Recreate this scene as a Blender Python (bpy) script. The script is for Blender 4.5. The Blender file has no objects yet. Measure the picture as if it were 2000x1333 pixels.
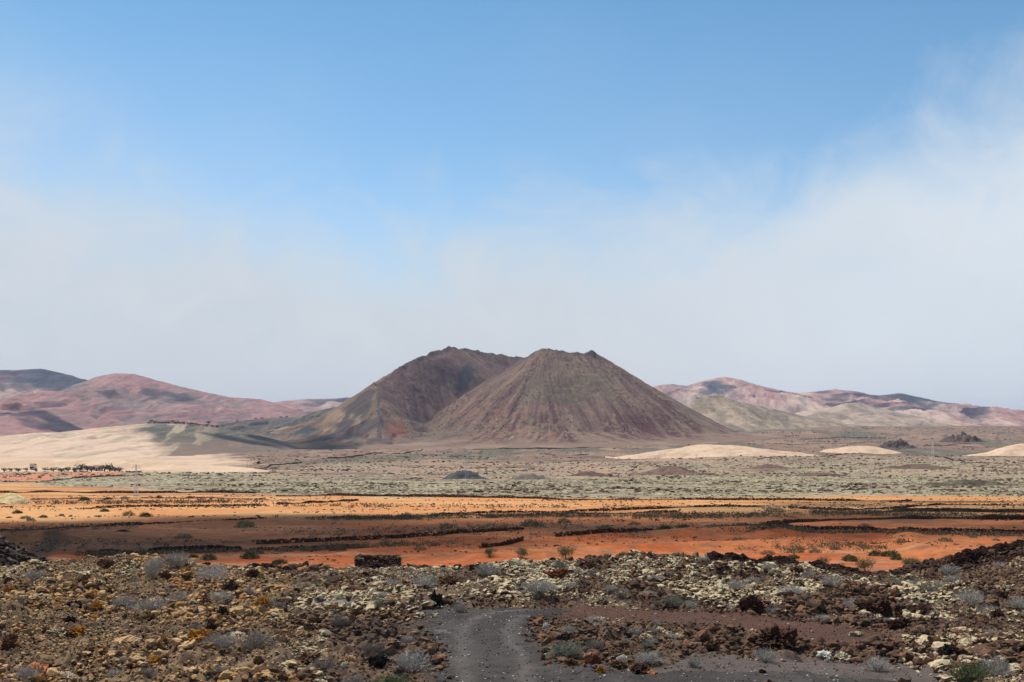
import bpy, bmesh, math, random
import numpy as np
from mathutils import Vector, noise as mnoise

# ------------------------------------------------------------------ camera, sky, sun
F = 2389.0            # focal length in photo pixels (2000 wide)
HOR = 850.0           # photo row of the true horizon
Z0 = 40.0             # camera height above sea level
SC = bpy.context.scene
COL = SC.collection
R = math.radians

cam_d = bpy.data.cameras.new('camera'); cam = bpy.data.objects.new('camera', cam_d); COL.objects.link(cam)
cam.location = (0, 0, Z0); cam.rotation_euler = (R(90), 0, 0)
cam_d.sensor_width = 36; cam_d.lens = F * 36 / 2000.0
cam_d.shift_y = (HOR - 666.5) / 2000.0
cam_d.clip_start = 0.1; cam_d.clip_end = 80000
SC.camera = cam

SUN_EL, SUN_AZ = 58.0, -38.0       # azimuth from the view direction, + to the right
sv = Vector((math.sin(R(SUN_AZ)) * math.cos(R(SUN_EL)), math.cos(R(SUN_AZ)) * math.cos(R(SUN_EL)), math.sin(R(SUN_EL))))
sl = bpy.data.lights.new('sun', 'SUN'); sl.energy = 4.3; sl.angle = R(0.5); sl.color = (1.0, 0.95, 0.87)
so = bpy.data.objects.new('sun', sl); COL.objects.link(so)
so.rotation_euler = (-sv).to_track_quat('-Z', 'Y').to_euler()

SC.view_settings.view_transform = 'Standard'; SC.view_settings.look = 'None'
EXPO = 0.25; SC.view_settings.exposure = EXPO; SC.view_settings.gamma = 1.0
try:
    SC.cycles.transparent_max_bounces = 48
    SC.cycles.max_bounces = 5; SC.cycles.diffuse_bounces = 3; SC.cycles.volume_bounces = 0
except Exception: pass


def lin(r, g, b):
    f = lambda c: (c / 255 / 12.92) if c <= 10.3 else ((c / 255 + 0.055) / 1.055) ** 2.4
    return np.array([f(r), f(g), f(b)])


class NT:
    """small helper to write node trees"""
    def __init__(s, tree): s.t = tree; s.t.nodes.clear()
    def n(s, typ, **kw):
        nd = s.t.nodes.new(typ)
        for k, v in kw.items():
            if k == 'ins':
                for i, x in v.items():
                    if isinstance(x, bpy.types.NodeSocket): s.t.links.new(x, nd.inputs[i])
                    else: nd.inputs[i].default_value = x
            else: setattr(nd, k, v)
        return nd
    def math(s, op, a, b=0.0, c=0.0, clamp=False):
        nd = s.n('ShaderNodeMath', operation=op, use_clamp=clamp, ins={0: a, 1: b, 2: c}); return nd.outputs[0]
    def mix(s, f, a, b, mode='MIX'):
        nd = s.n('ShaderNodeMix', data_type='RGBA', blend_type=mode)
        for i, x in ((0, f), (6, a), (7, b)):
            if isinstance(x, bpy.types.NodeSocket): s.t.links.new(x, nd.inputs[i])
            else: nd.inputs[i].default_value = x if i == 0 else (*x[:3], 1)
        return nd.outputs[2]
    def rng(s, v, a, b, c=0.0, d=1.0, smooth=False):
        nd = s.n('ShaderNodeMapRange', ins={0: v, 1: a, 2: b, 3: c, 4: d})
        if smooth: nd.interpolation_type = 'SMOOTHSTEP'
        return nd.outputs[0]
    def curve(s, v, pts):
        nd = s.n('ShaderNodeFloatCurve', ins={1: v}); c = nd.mapping.curves[0]
        while len(c.points) < len(pts): c.points.new(0.5, 0.5)
        for p, (x, y) in zip(c.points, pts): p.location = (x, y); p.handle_type = 'AUTO_CLAMPED'
        nd.mapping.use_clip = False; nd.mapping.update(); return nd.outputs[0]
    def noise(s, vec, scale, detail=4, rough=0.5, dist=0.0):
        return s.n('ShaderNodeTexNoise', ins={'Vector': vec, 'Scale': scale, 'Detail': detail, 'Roughness': rough, 'Distortion': dist}).outputs[0]


world = bpy.data.worlds.new('World'); SC.world = world; world.use_nodes = True
W = NT(world.node_tree)
SKY = 0.10; SKX = SKY * 2 ** EXPO
sky = W.n('ShaderNodeTexSky', sky_type='NISHITA')
sky.sun_disc = False; sky.sun_elevation = R(SUN_EL); sky.sun_rotation = R(SUN_AZ)
sky.altitude = 300; sky.air_density = 1.0; sky.dust_density = 0.6; sky.ozone_density = 2.0
tc = W.n('ShaderNodeTexCoord'); sp = W.n('ShaderNodeSeparateXYZ', ins={0: tc.outputs['Generated']})
x, y, z = sp.outputs
hy = W.math('MAXIMUM', W.math('SQRT', W.math('ADD', W.math('MULTIPLY', x, x), W.math('MULTIPLY', y, y))), 0.02)
el = W.math('DIVIDE', z, hy)                       # tan of elevation
az = W.math('ARCTAN2', x, y)                       # bearing from the view direction
cv = W.n('ShaderNodeCombineXYZ', ins={0: az, 1: W.math('MULTIPLY', el, 1.25), 2: 0.0}).outputs[0]
n1 = W.noise(cv, 4.2, 6, 0.55, 0.5); n2 = W.noise(cv, 11.0, 9, 0.66, 0.9); n3 = W.noise(cv, 1.7, 3, 0.5)
a01 = W.rng(az, -0.8, 0.8)
P = lambda px: (math.atan((px - 1000) / F) + 0.8) / 1.6
T = lambda py: (850 - py) / F
edge = W.curve(a01, [(0, T(360)), (P(0), T(410)), (P(300), T(445)), (P(650), T(465)), (P(1000), T(455)), (P(1300), T(430)), (P(1480), T(400)), (P(1600), T(345)), (P(1750), T(290)), (P(1900), T(262)), (P(2050), T(240)), (1, T(190))])
d = W.math('SUBTRACT', edge, el)
d = W.math('ADD', d, W.math('MULTIPLY', W.math('SUBTRACT', n1, 0.5), 0.20))
d = W.math('ADD', d, W.math('MULTIPLY', W.math('SUBTRACT', n2, 0.5), 0.11))
soft = W.curve(a01, [(0, 0.13), (P(1300), 0.11), (P(1700), 0.115), (1, 0.11)])
cm = W.rng(W.math('DIVIDE', d, soft), -0.62, 0.62, 0.0, 1.0, True)
wisp = W.math('MULTIPLY', W.math('MULTIPLY', W.rng(n3, 0.40, 0.66, 0, 1, True), W.rng(n2, 0.25, 0.7, 0.3, 1.0)), W.rng(el, 0.37, 0.16, 0.05, 0.75, True))
wisp = W.math('MULTIPLY', wisp, W.rng(az, 0.0, 0.12, 1.0, 0.35, True))
cm = W.math('MAXIMUM', cm, wisp)
cm = W.math('MULTIPLY', cm, W.rng(el, 1.2, 0.5, 0.35, 0.93, True))
# clear sky: the Nishita colour, a little brighter, as the photograph is exposed
tint = W.mix(W.rng(el, 0.17, 0.37), (0.86, 1.03, 1.09), (0.56, 0.90, 0.98))
clear = W.n('ShaderNodeMix', data_type='RGBA', blend_type='MULTIPLY'); clear.inputs[0].default_value = 1.0
W.t.links.new(sky.outputs[0], clear.inputs[6]); W.t.links.new(tint, clear.inputs[7]); clear = clear.outputs[2]
grey = W.mix(W.rng(az, -0.05, 0.36, 0, 1, True), lin(214, 218, 222) / SKX, lin(226, 234, 240) / SKX)
grey = W.mix(W.math('MULTIPLY', W.rng(n1, 0.35, 0.68, 0, 1, True), 0.38), grey, lin(198, 213, 226) / SKX)
grey = W.mix(W.math('MULTIPLY', W.rng(n2, 0.40, 0.70, 0, 1, True), 0.40), grey, lin(222, 226, 230) / SKX)
skycol = W.mix(cm, clear, grey)
bg = W.n('ShaderNodeBackground', ins={0: skycol, 1: SKY})
wo = W.n('ShaderNodeOutputWorld'); world.node_tree.links.new(bg.outputs[0], wo.inputs[0])

# ------------------------------------------------------------------ noise
def _h(ix, iy, s):
    n = (ix.astype(np.int64) * 374761393 + iy.astype(np.int64) * 668265263 + s * 974634777) & 0xffffffff
    n = ((n ^ (n >> 13)) * 1274126177) & 0xffffffff
    n = ((n ^ (n >> 16)) * 2246822519) & 0xffffffff
    return ((n ^ (n >> 15)) & 0xffffff) / float(0xffffff)
def vn(x, y, s=0):
    x = np.asarray(x, float); y = np.asarray(y, float)
    ix = np.floor(x); iy = np.floor(y); fx = x - ix; fy = y - iy
    fx = fx * fx * (3 - 2 * fx); fy = fy * fy * (3 - 2 * fy)
    a = _h(ix, iy, s); b = _h(ix + 1, iy, s); c = _h(ix, iy + 1, s); e = _h(ix + 1, iy + 1, s)
    return (a * (1 - fx) + b * fx) * (1 - fy) + (c * (1 - fx) + e * fx) * fy
def fbm(x, y, s=0, o=4, g=0.5):
    t = 0; a = 1; m = 0
    for i in range(o):
        c, q = math.cos(0.6 + i), math.sin(0.6 + i); k = 2 ** i
        t = t + a * vn((x * c - y * q) * k, (x * q + y * c) * k, s + i * 17); m += a; a *= g
    return t / m                                       # 0..1
def sst(v, a, b):
    t = np.clip((v - a) / (b - a), 0, 1); return t * t * (3 - 2 * t)
def mixc(a, b, f):
    f = np.asarray(f)[..., None]; return a * (1 - f) + b * f

# ------------------------------------------------------------------ ground height (z relative to the camera)
PZ = np.array([(0, -1.7), (8, -3.0), (18, -4.7), (28, -5.65), (43, -6.25), (62, -6.9)])
PF = np.array([(62, -6.9), (68, -7.6), (84, -10.6), (100, -12.6), (112, -13.3), (124, -13.5), (150, -13.6), (180, -13.8), (220, -14.2), (260, -15.2), (300, -16.5),
               (350, -18.5), (400, -20), (520, -22.5), (650, -24.5), (850, -26.5), (1150, -28), (1600, -28.8), (2200, -29), (3000, -25), (4200, -16), (7000, -8), (16000, 0), (60000, 0)])
CR = np.array([(-400, 1125), (0, 1124), (60, 1118), (120, 1108), (200, 1102), (300, 1100), (380, 1106), (450, 1117), (560, 1121), (700, 1119), (900, 1117), (960, 1112), (1030, 1106), (1100, 1098), (1200, 1092), (1300, 1088),
               (1450, 1096), (1550, 1104), (1650, 1114), (1740, 1126), (1775, 1122), (1830, 1114), (1900, 1099), (1960, 1086), (2000, 1077), (2400, 1060)])
def PX(X, Y): return 1000 + F * X / np.maximum(Y, 1.0)
def base(X, Y):
    X = np.asarray(X, float); Y = np.asarray(Y, float)
    zf = np.interp(Y, PZ[:, 0], PZ[:, 1])
    cz = -(np.interp(PX(X, 62), CR[:, 0], CR[:, 1]) - 850) * 62 / F
    zf = zf + (cz + 6.9) * sst(Y, 38, 62)
    zb = np.interp(np.log(np.maximum(Y, 1)), np.log(PF[:, 0]), PF[:, 1])
    zb = zb + (cz + 6.9) * (1 - sst(Y, 62, 88))
    z_ = np.where(Y < 62, zf, zb)
    # the plain climbs to the right, behind the volcano
    z_ = z_ + 46 * sst(Y, 1500, 4000) * sst(X / np.maximum(Y, 1), 0.02, 0.30)
    return z_

def ray(px, py, lo=100.0, hi=6000.0, fn=None):
    """the point of the plain seen at a place of the photo (used once, to find where things stand)"""
    Ys = np.exp(np.linspace(math.log(lo), math.log(hi), 4000)); u = (px - 1000) / F
    zz = (fn or base)(u * Ys, Ys); p = 850 - F * zz / Ys
    k = np.argmax(p <= py)
    if p[k] > py: k = len(Ys) - 1
    return u * Ys[k], Ys[k]

def seg_dist(X, Y, pts):
    best = np.full(np.shape(X), 1e9); par = np.zeros(np.shape(X))
    for i in range(len(pts) - 1):
        ax, ay = pts[i][:2]; bx, by = pts[i + 1][:2]; L = (bx - ax) ** 2 + (by - ay) ** 2 + 1e-9
        t = np.clip(((X - ax) * (bx - ax) + (Y - ay) * (by - ay)) / L, 0, 1)
        dd = np.hypot(X - ax - t * (bx - ax), Y - ay - t * (by - ay))
        m = dd < best; best = np.where(m, dd, best); par = np.where(m, i + t, par)
    return best, par
def inpoly(X, Y, pts):
    c = np.zeros(np.shape(X), bool); n = len(pts)
    for i in range(n):
        x1, y1 = pts[i]; x2, y2 = pts[(i + 1) % n]
        if y1 == y2: continue
        c ^= ((y1 > Y) != (y2 > Y)) & (X < (x2 - x1) * (Y - y1) / (y2 - y1) + x1)
    return c
def poly_mask(X, Y, pts, soft=0.5):
    d_, _ = seg_dist(X, Y, pts + pts[:1]); s = np.where(inpoly(X, Y, pts), d_, -d_)
    return sst(s, -soft, soft)

fg = lambda px, py: ray(px, py, 20, 75)
PATH = [fg(*p) for p in [(838, 1350), (840, 1290), (826, 1255), (818, 1236), (826, 1222), (846, 1208), (800, 1200), (760, 1194), (840, 1190), (935, 1188), (1000, 1186), (1040, 1188), (1110, 1192), (1062, 1200), (1050, 1212), (1060, 1240), (1072, 1275), (1105, 1300), (1250, 1314), (1400, 1306), (1560, 1314), (1750, 1330), (1860, 1350)]]
SOIL = [fg(*p) for p in [(1040, 1192), (1130, 1184), (1300, 1190), (1480, 1196), (1600, 1214), (1700, 1228), (1760, 1240), (1750, 1262), (1640, 1268), (1550, 1250), (1420, 1228), (1300, 1222), (1180, 1206)]]
GRAV = [fg(*p) for p in [(1110, 1299), (1250, 1306), (1330, 1282), (1480, 1280), (1600, 1282), (1760, 1296), (1840, 1310), (1900, 1350), (1700, 1350), (1400, 1350), (1150, 1350)]]
CIND = [fg(*p) for p in [(640, 1212), (700, 1198), (800, 1200), (850, 1215), (838, 1240), (800, 1262), (720, 1250), (650, 1238)]]
SHELF = [fg(*p) for p in [(592, 1186), (612, 1183), (690, 1184), (698, 1189), (660, 1192), (604, 1191)]]
LROAD = [ray(*p) for p in [(28, 1118), (52, 1085), (60, 1072), (84, 1066), (100, 1052), (112, 1047), (128, 1048), (122, 1060), (108, 1074), (96, 1085), (92, 1100), (80, 1118)]]
BERMS = [([ray(*p) for p in [(940, 1092), (1030, 1084), (1200, 1076), (1360, 1068), (1530, 1062)]], 1.0, 2.6),
         ([ray(*p) for p in [(1330, 1045), (1420, 1038), (1502, 1036), (1520, 1044)]], 1.1, 3.0),
         ([ray(*p) for p in [(1020, 1062), (1150, 1050), (1330, 1040)]], 0.6, 2.5),
         ([ray(*p) for p in [(1775, 1052), (1766, 1064), (1790, 1076), (1850, 1092), (1930, 1098)]], 1.3, 2.4),
         ([ray(*p) for p in [(1560, 1062), (1640, 1050), (1700, 1047)]], 0.5, 2.0),
         ([ray(*p) for p in [(580, 1104), (640, 1092), (720, 1076), (800, 1072)]], 0.5, 2.0),
         ([ray(*p) for p in [(70, 1112), (118, 1094)]], 1.0, 2.2),
         ([ray(*p) for p in [(12, 1056), (60, 1052), (102, 1056)]], 2.0, 3.4)]
def ground(X, Y, fine=True):
    X = np.asarray(X, float); Y = np.asarray(Y, float)
    z_ = base(X, Y)
    near = (1 - sst(Y, 66, 95))
    flat = np.maximum.reduce([poly_mask(X, Y, PATH, 0.8), 0.9 * poly_mask(X, Y, SOIL, 0.8), 0.8 * poly_mask(X, Y, GRAV, 0.8)]) if np.any(Y < 75) else 0
    z_ = z_ + near * (1 - flat) * ((fbm(X / 5.5, Y / 5.5, 3, 3) - 0.5) * 1.1 + (fbm(X / 1.6, Y / 1.6, 9, 3) - 0.5) * 0.55) * sst(Y, 4, 24)
    if fine: z_ = z_ + near * (1 - flat) * ((fbm(X / 0.35, Y / 0.35, 21, 3) - 0.5) * 0.26 + (fbm(X / 0.9, Y / 0.9, 22, 3) - 0.5) * 0.5 + (fbm(X / 0.16, Y / 0.2, 23, 2) - 0.5) * 0.12) * sst(Y, 4, 24)
    z_ = z_ + near * flat * (fbm(X / 1.2, Y / 1.2, 9, 3) - 0.5) * 0.08
    for pts, h, w in BERMS:
        dd, _ = seg_dist(X, Y, pts); z_ = z_ + 0.62 * h * np.exp(-(dd / w) ** 2) * (0.7 + 0.6 * fbm(X / 4, Y / 4, 77, 3))
    z_ = z_ + sst(Y, 95, 130) * (1 - sst(Y, 300, 420)) * (fbm(X / 14, Y / 14, 5, 3) - 0.5) * 0.4 + sst(Y, 95, 130) * (1 - sst(Y, 300, 420)) * (fbm(X / 1.6, Y / 1.6, 15, 3) - 0.5) * 0.14
    far = sst(Y, 300, 520)
    z_ = z_ + far * ((fbm(X / 45, Y / 45, 6, 4) - 0.5) * 5.0 + (fbm(X / 260, Y / 260, 8, 3) - 0.5) * 7.0) * (0.45 + 0.55 * sst(Y, 500, 1400))
    return z_
def gz(x_, y_): return float(ground(np.array([x_]), np.array([y_]))[0])

# ------------------------------------------------------------------ materials
def ground_mat(name, amp=0.25, scales=(0.6, 4.0), bump=0.3, bscale=6.0, bdist=0.05, spec=0.1, ysq=1.0):
    m = bpy.data.materials.new(name); m.use_nodes = True; N = NT(m.node_tree)
    at = N.n('ShaderNodeAttribute', attribute_name='Col'); geo = N.n('ShaderNodeNewGeometry')
    pos = N.n('ShaderNodeMapping', ins={0: geo.outputs['Position'], 3: (1.0, ysq, 1.0)}).outputs[0] if ysq != 1 else geo.outputs['Position']
    a = N.noise(pos, scales[0], 6, 0.65); b = N.noise(pos, scales[1], 4, 0.6)
    f = N.math('ADD', N.math('MULTIPLY', a, 0.5), N.math('MULTIPLY', b, 0.5))
    f = N.rng(f, 0.32, 0.68, 1 - amp, 1 + amp)
    cx = N.n('ShaderNodeCombineXYZ', ins={0: f, 1: f, 2: f}).outputs[0]
    c = N.mix(1.0, at.outputs['Color'], (1, 1, 1), 'MULTIPLY'); nd = N.n('ShaderNodeMix', data_type='RGBA', blend_type='MULTIPLY')
    nd.inputs[0].default_value = 1; N.t.links.new(c, nd.inputs[6]); N.t.links.new(cx, nd.inputs[7])
    bsdf = N.n('ShaderNodeBsdfPrincipled', ins={'Base Color': nd.outputs[2], 'Roughness': 0.95, 'Specular IOR Level': spec})
    if bump:
        bp = N.n('ShaderNodeBump', ins={'Strength': bump, 'Distance': bdist, 'Height': N.noise(pos, bscale, 6, 0.7)}); N.t.links.new(bp.outputs[0], bsdf.inputs['Normal'])
    o = N.n('ShaderNodeOutputMaterial'); N.t.links.new(bsdf.outputs[0], o.inputs[0]); return m

def rock_mat(name, lich=(0.56, 0.44, 0.265), nscale=5.0, col=None):
    """rough stone coloured by its attribute, with crusts of pale lichen where the attribute's alpha asks for it"""
    m = bpy.data.materials.new(name); m.use_nodes = True; N = NT(m.node_tree)
    at = N.n('ShaderNodeAttribute', attribute_name='Col'); geo = N.n('ShaderNodeNewGeometry'); pos = geo.outputs['Position']
    nz = N.n('ShaderNodeSeparateXYZ', ins={0: geo.outputs['Normal']}).outputs[2]
    a = N.noise(pos, nscale, 6, 0.65); b = N.noise(pos, nscale * 5, 3, 0.6)
    k = N.math('ADD', N.math('MULTIPLY', a, 1.5), N.math('MULTIPLY', nz, 0.55))
    k = N.math('ADD', k, N.math('MULTIPLY', at.outputs['Alpha'], 1.25))
    k = N.math('ADD', k, N.math('MULTIPLY', N.math('SUBTRACT', b, 0.5), 0.9)); k = N.rng(k, 1.62, 1.86, 0, 1, True)
    v = N.rng(b, 0.3, 0.7, 0.6, 1.4); cx = N.n('ShaderNodeCombineXYZ', ins={0: v, 1: v, 2: v}).outputs[0]
    rock = N.n('ShaderNodeMix', data_type='RGBA', blend_type='MULTIPLY'); rock.inputs[0].default_value = 1
    N.t.links.new(at.outputs['Color'], rock.inputs[6]); N.t.links.new(cx, rock.inputs[7])
    c = N.mix(k, rock.outputs[2], lich)
    bp = N.n('ShaderNodeBump', ins={'Strength': 0.6, 'Distance': 0.04, 'Height': N.noise(pos, nscale * 3, 6, 0.75)})
    bsdf = N.n('ShaderNodeBsdfPrincipled', ins={'Base Color': c, 'Roughness': 0.95, 'Specular IOR Level': 0.1, 'Normal': bp.outputs[0]})
    o = N.n('ShaderNodeOutputMaterial'); N.t.links.new(bsdf.outputs[0], o.inputs[0]); return m

def plain_mat(name, col, var=0.25, scale=8.0, trans=0.0, rough=0.9):
    m = bpy.data.materials.new(name); m.use_nodes = True; N = NT(m.node_tree)
    geo = N.n('ShaderNodeNewGeometry'); inf = N.n('ShaderNodeObjectInfo')
    a = N.noise(geo.outputs['Position'], scale, 4, 0.6)
    f = N.math('ADD', N.rng(a, 0.3, 0.7, 1 - var, 1 + var), N.rng(geo.outputs['Random Per Island'], 0, 1, -var * 0.8, var * 0.8))
    f = N.math('MULTIPLY', f, N.rng(inf.outputs['Random'], 0, 1, 0.85, 1.15))
    cx = N.n('ShaderNodeCombineXYZ', ins={0: f, 1: f, 2: f}).outputs[0]
    c = N.mix(1.0, cx, tuple(col), 'MULTIPLY')
    bsdf = N.n('ShaderNodeBsdfPrincipled', ins={'Base Color': c, 'Roughness': rough, 'Specular IOR Level': 0.15})
    o = N.n('ShaderNodeOutputMaterial'); N.t.links.new(bsdf.outputs[0], o.inputs[0]); return m

M = {}
M['ground'] = ground_mat('ground_soil', 0.30, (0.5, 5.0), 0.5, 9.0, 0.05)
M['path'] = ground_mat('path_cinder', 0.35, (2.0, 22.0), 0.6, 30.0, 0.03)
M['volcano'] = ground_mat('volcano_slopes', 0.16, (0.05, 0.3), 0.3, 0.12, 2.0)
M['hills'] = ground_mat('hill_slopes', 0.30, (0.015, 0.07), 0.8, 0.03, 14.0, ysq=0.2)
M['sand'] = ground_mat('sand_slopes', 0.18, (0.05, 0.3), 0.3, 0.1, 1.0, ysq=0.12)
M['rubble'] = rock_mat('lava_rubble', nscale=7.0)
M['boulder'] = rock_mat('boulder_stone', nscale=6.0)
M['wallstone'] = rock_mat('wall_stone', (0.30, 0.26, 0.17), nscale=2.0)
M['greytwig'] = plain_mat('dry_grey_twigs', (0.40, 0.365, 0.32), 0.30, 3.0)
M['browntwig'] = plain_mat('dry_brown_twigs', (0.25, 0.21, 0.175), 0.30, 3.0)
M['silver'] = plain_mat('silver_green_twigs', (0.20, 0.21, 0.15), 0.30, 3.0)
M['olive'] = plain_mat('olive_scrub_leaves', (0.19, 0.165, 0.085), 0.3, 2.0)
M['leaf'] = plain_mat('bush_leaves', (0.085, 0.105, 0.040), 0.35, 2.0)
M['brightleaf'] = plain_mat('fresh_leaves', (0.15, 0.165, 0.08), 0.35, 3.0)
M['scrub'] = plain_mat('field_scrub', (0.17, 0.135, 0.080), 0.35, 0.5)
M['tree'] = plain_mat('tree_leaves', (0.050, 0.072, 0.040), 0.35, 0.5)
M['bark'] = plain_mat('tree_bark', (0.12, 0.09, 0.07), 0.2, 3.0)
M['steel'] = plain_mat('galvanised_steel', (0.62, 0.60, 0.57), 0.08, 0.5)
M['white'] = plain_mat('white_render', (0.72, 0.69, 0.63), 0.06, 0.5)
M['tile'] = plain_mat('roof_tile', (0.35, 0.16, 0.10), 0.1, 0.5)
M['glass'] = plain_mat('window_glass', (0.05, 0.06, 0.07), 0.05, 1, rough=0.2)
M['door'] = plain_mat('door_wood', (0.12, 0.07, 0.04), 0.1, 2)
M['concrete'] = plain_mat('concrete', (0.55, 0.53, 0.48), 0.1, 1)

# ------------------------------------------------------------------ mesh helpers
def raw_mesh(name, V, faces, col=None, smooth=False, mat=None):
    me = bpy.data.meshes.new(name); faces = np.asarray(faces, np.int32); k = faces.shape[1]
    me.vertices.add(len(V)); me.vertices.foreach_set('co', np.ascontiguousarray(V, np.float32).ravel())
    me.loops.add(faces.size); me.loops.foreach_set('vertex_index', faces.ravel())
    me.polygons.add(len(faces)); me.polygons.foreach_set('loop_start', np.arange(0, faces.size, k, dtype=np.int32))
    me.polygons.foreach_set('use_smooth', np.full(len(faces), smooth))
    me.update(calc_edges=True)
    if col is not None:
        if col.shape[1] == 3: col = np.hstack([col, np.ones((len(col), 1))])
        a = me.color_attributes.new('Col', 'FLOAT_COLOR', 'POINT'); a.data.foreach_set('color', np.ascontiguousarray(col, np.float32).ravel())
    if mat: me.materials.append(mat)
    return me
def link(name, me, parent=None, loc=(0, 0, 0), **tags):
    o = bpy.data.objects.new(name, me); COL.objects.link(o); o.location = loc
    if parent is not None: o.parent = parent
    for k, v in tags.items():
        if v is not None: o[k] = v
    return o
def grid_faces(nr, nc, keep=None):
    i = np.arange(nr * nc).reshape(nr, nc)
    f = np.stack([i[:-1, :-1], i[:-1, 1:], i[1:, 1:], i[1:, :-1]], -1).reshape(-1, 4)
    return f if keep is None else f[keep.reshape(-1)]
def compact(V, Fc, C=None):
    u, inv = np.unique(Fc, return_inverse=True)
    return V[u], inv.reshape(Fc.shape), (None if C is None else C[u])

# ------------------------------------------------------------------ the ground sheet
O_ = lambda r, g, b, k=1.15: lin(r, g, b) / k
ORANGE = O_(202, 138, 84); RED = O_(174, 90, 44); TERRA = O_(182, 108, 62); SANDC = O_(226, 200, 165)
LICH = O_(158, 142, 114); TANB = O_(160, 134, 112); BROWN = O_(136, 110, 92); DARKB = O_(70, 52, 44)
RUBB = O_(112, 90, 70); GREYT = O_(68, 62, 58); SOILC = O_(88, 62, 50); GOLD = O_(150, 124, 92)

def ground_col(X, Y, Z):
    px = PX(X, Y); py = 850 - F * base(X, Y) / Y
    nA = fbm(X / 3, Y / 3, 31, 4); nB = fbm(X / 20, Y / 20, 32, 4); nC = fbm(X / 90, Y / 90, 33, 4); nD = fbm(X / 0.5, Y / 0.5, 34, 3)
    wob = (nB - 0.5)
    n = X.size
    c = np.tile(RUBB, (n, 1))
    left = 1 - sst(px, 500, 800)
    c = mixc(c, np.tile(GOLD * 0.8, (n, 1)), left * sst(nA, 0.35, 0.6))
    c = mixc(c, np.tile(DARKB, (n, 1)), sst(fbm(X / 0.22, Y / 0.3, 47, 3), 0.42, 0.60) * 0.8)
    nearm = Y < 75
    for poly, colr, s in ((SOIL, SOILC, 0.7), (GRAV, O_(96, 84, 78), 0.6), (CIND, O_(80, 66, 58), 0.8), (SHELF, O_(125, 116, 106), 0.2), (PATH, GREYT, 0.5)):
        m = np.zeros(n); m[nearm] = poly_mask(X[nearm], Y[nearm], poly, s); m = np.clip(m + (nD - 0.5) * 0.5 * (m > 0.02) * (m < 0.98), 0, 1)
        c = mixc(c, np.tile(colr, (n, 1)), m)
    # slope down to the fields, then the orange fields
    fld = np.tile(TERRA, (n, 1))
    fld = mixc(fld, np.tile(RED, (n, 1)), sst(nB, 0.4, 0.6))
    fld = mixc(fld, np.tile(O_(176, 128, 96), (n, 1)), sst(fbm(X / 40, Y / 5, 35, 4), 0.56, 0.70) * 0.6)      # paler crusted strips
    fld = mixc(fld, np.tile(O_(150, 100, 68), (n, 1)), sst(fbm(X / 16, Y / 3, 36, 4), 0.58, 0.72) * 0.55)
    # ploughed / driven streaks
    fld = fld * (1 + 0.22 * (fbm(X / 30, Y / 1.6, 37, 3) - 0.5) + 0.5 * (fbm(X / 0.8, Y / 0.8, 44, 3) - 0.5) * (1 - sst(Y, 160, 260)) + 0.3 * (fbm(X / 5, Y / 2.5, 45, 3) - 0.5))[:, None]
    fld = mixc(fld, np.tile(O_(120, 84, 62), (n, 1)), sst(fbm(X / 1.6, Y / 1.3, 46, 3), 0.62, 0.72) * 0.6)
    brt = np.tile(ORANGE, (n, 1)); brt = mixc(brt, np.tile(O_(216, 164, 110), (n, 1)), sst(nB, 0.45, 0.65) * 0.6)
    fld = mixc(fld, brt, sst(Y + wob * 60 - 8 * (px - 1000) / 1000, 190, 226))
    c = mixc(c, fld, sst(Y + (nA - 0.5) * 8, 100, 114))
    lr = np.zeros(n); mm = (Y > 90) & (Y < 200); lr[mm] = poly_mask(X[mm], Y[mm], LROAD, 1.2)
    c = mixc(c, np.tile(O_(104, 76, 56), (n, 1)), lr * 0.8)
    # strips of fields further out on the left, then the pale lichen covered lava
    up = np.interp(px, [-300, 0, 200, 400, 600, 900, 1300, 1700, 2000, 2300], [945, 942, 950, 957, 966, 972, 973, 970, 972, 972])   # where the fields end
    e = sst(up - py + wob * 9, -3, 3)
    strips = sst(fbm(X / 70, Y / 9, 38, 4), 0.5, 0.6) * (1 - sst(px, 500, 900)) * sst(Y, 270, 330)
    c = mixc(c, np.tile(O_(150, 108, 78), (n, 1)), strips * 0.7)
    li = np.tile(LICH, (n, 1)); spk = fbm(X / 2.2, Y / 2.2, 39, 3)
    li = mixc(li, np.tile(O_(132, 112, 90), (n, 1)), sst(fbm(X / 70, Y / 45, 48, 4), 0.5, 0.64) * 0.7); li = mixc(li, np.tile(O_(180, 170, 136), (n, 1)), sst(spk, 0.5, 0.7) * 0.9); li = mixc(li, np.tile(O_(104, 90, 72), (n, 1)), sst(spk, 0.48, 0.34) * 0.8)
    c = mixc(c, li, e)
    tn = np.tile(TANB, (n, 1)); tn = mixc(tn, np.tile(O_(128, 106, 92), (n, 1)), sst(nC, 0.42, 0.62)); tn = mixc(tn, np.tile(O_(190, 150, 118), (n, 1)), sst(fbm(X / 60, Y / 30, 40, 4), 0.55, 0.7) * 0.7)
    tn = mixc(tn, li, sst(fbm(X / 80, Y / 60, 41, 4) + 0.10 * sst(px, 1200, 1700), 0.52, 0.62) * 0.85)
    lt = np.interp(px, [-300, 200, 600, 1000, 1400, 2000], [916, 916, 936, 938, 922, 934])
    c = mixc(c, tn, sst(lt - py + wob * 12, -3, 3))
    br = np.tile(BROWN, (n, 1)); br = mixc(br, np.tile(O_(108, 102, 84), (n, 1)), sst(fbm(X / 110, Y / 420, 42, 4), 0.45, 0.62)); br = mixc(br, np.tile(O_(156, 128, 106), (n, 1)), sst(fbm(X / 40, Y / 170, 43, 4, 0.6), 0.52, 0.66) * 0.8); br = mixc(br, np.tile(O_(92, 76, 68), (n, 1)), sst(fbm(X / 12, Y / 50, 49, 4, 0.6), 0.54, 0.66) * 0.6)
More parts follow.
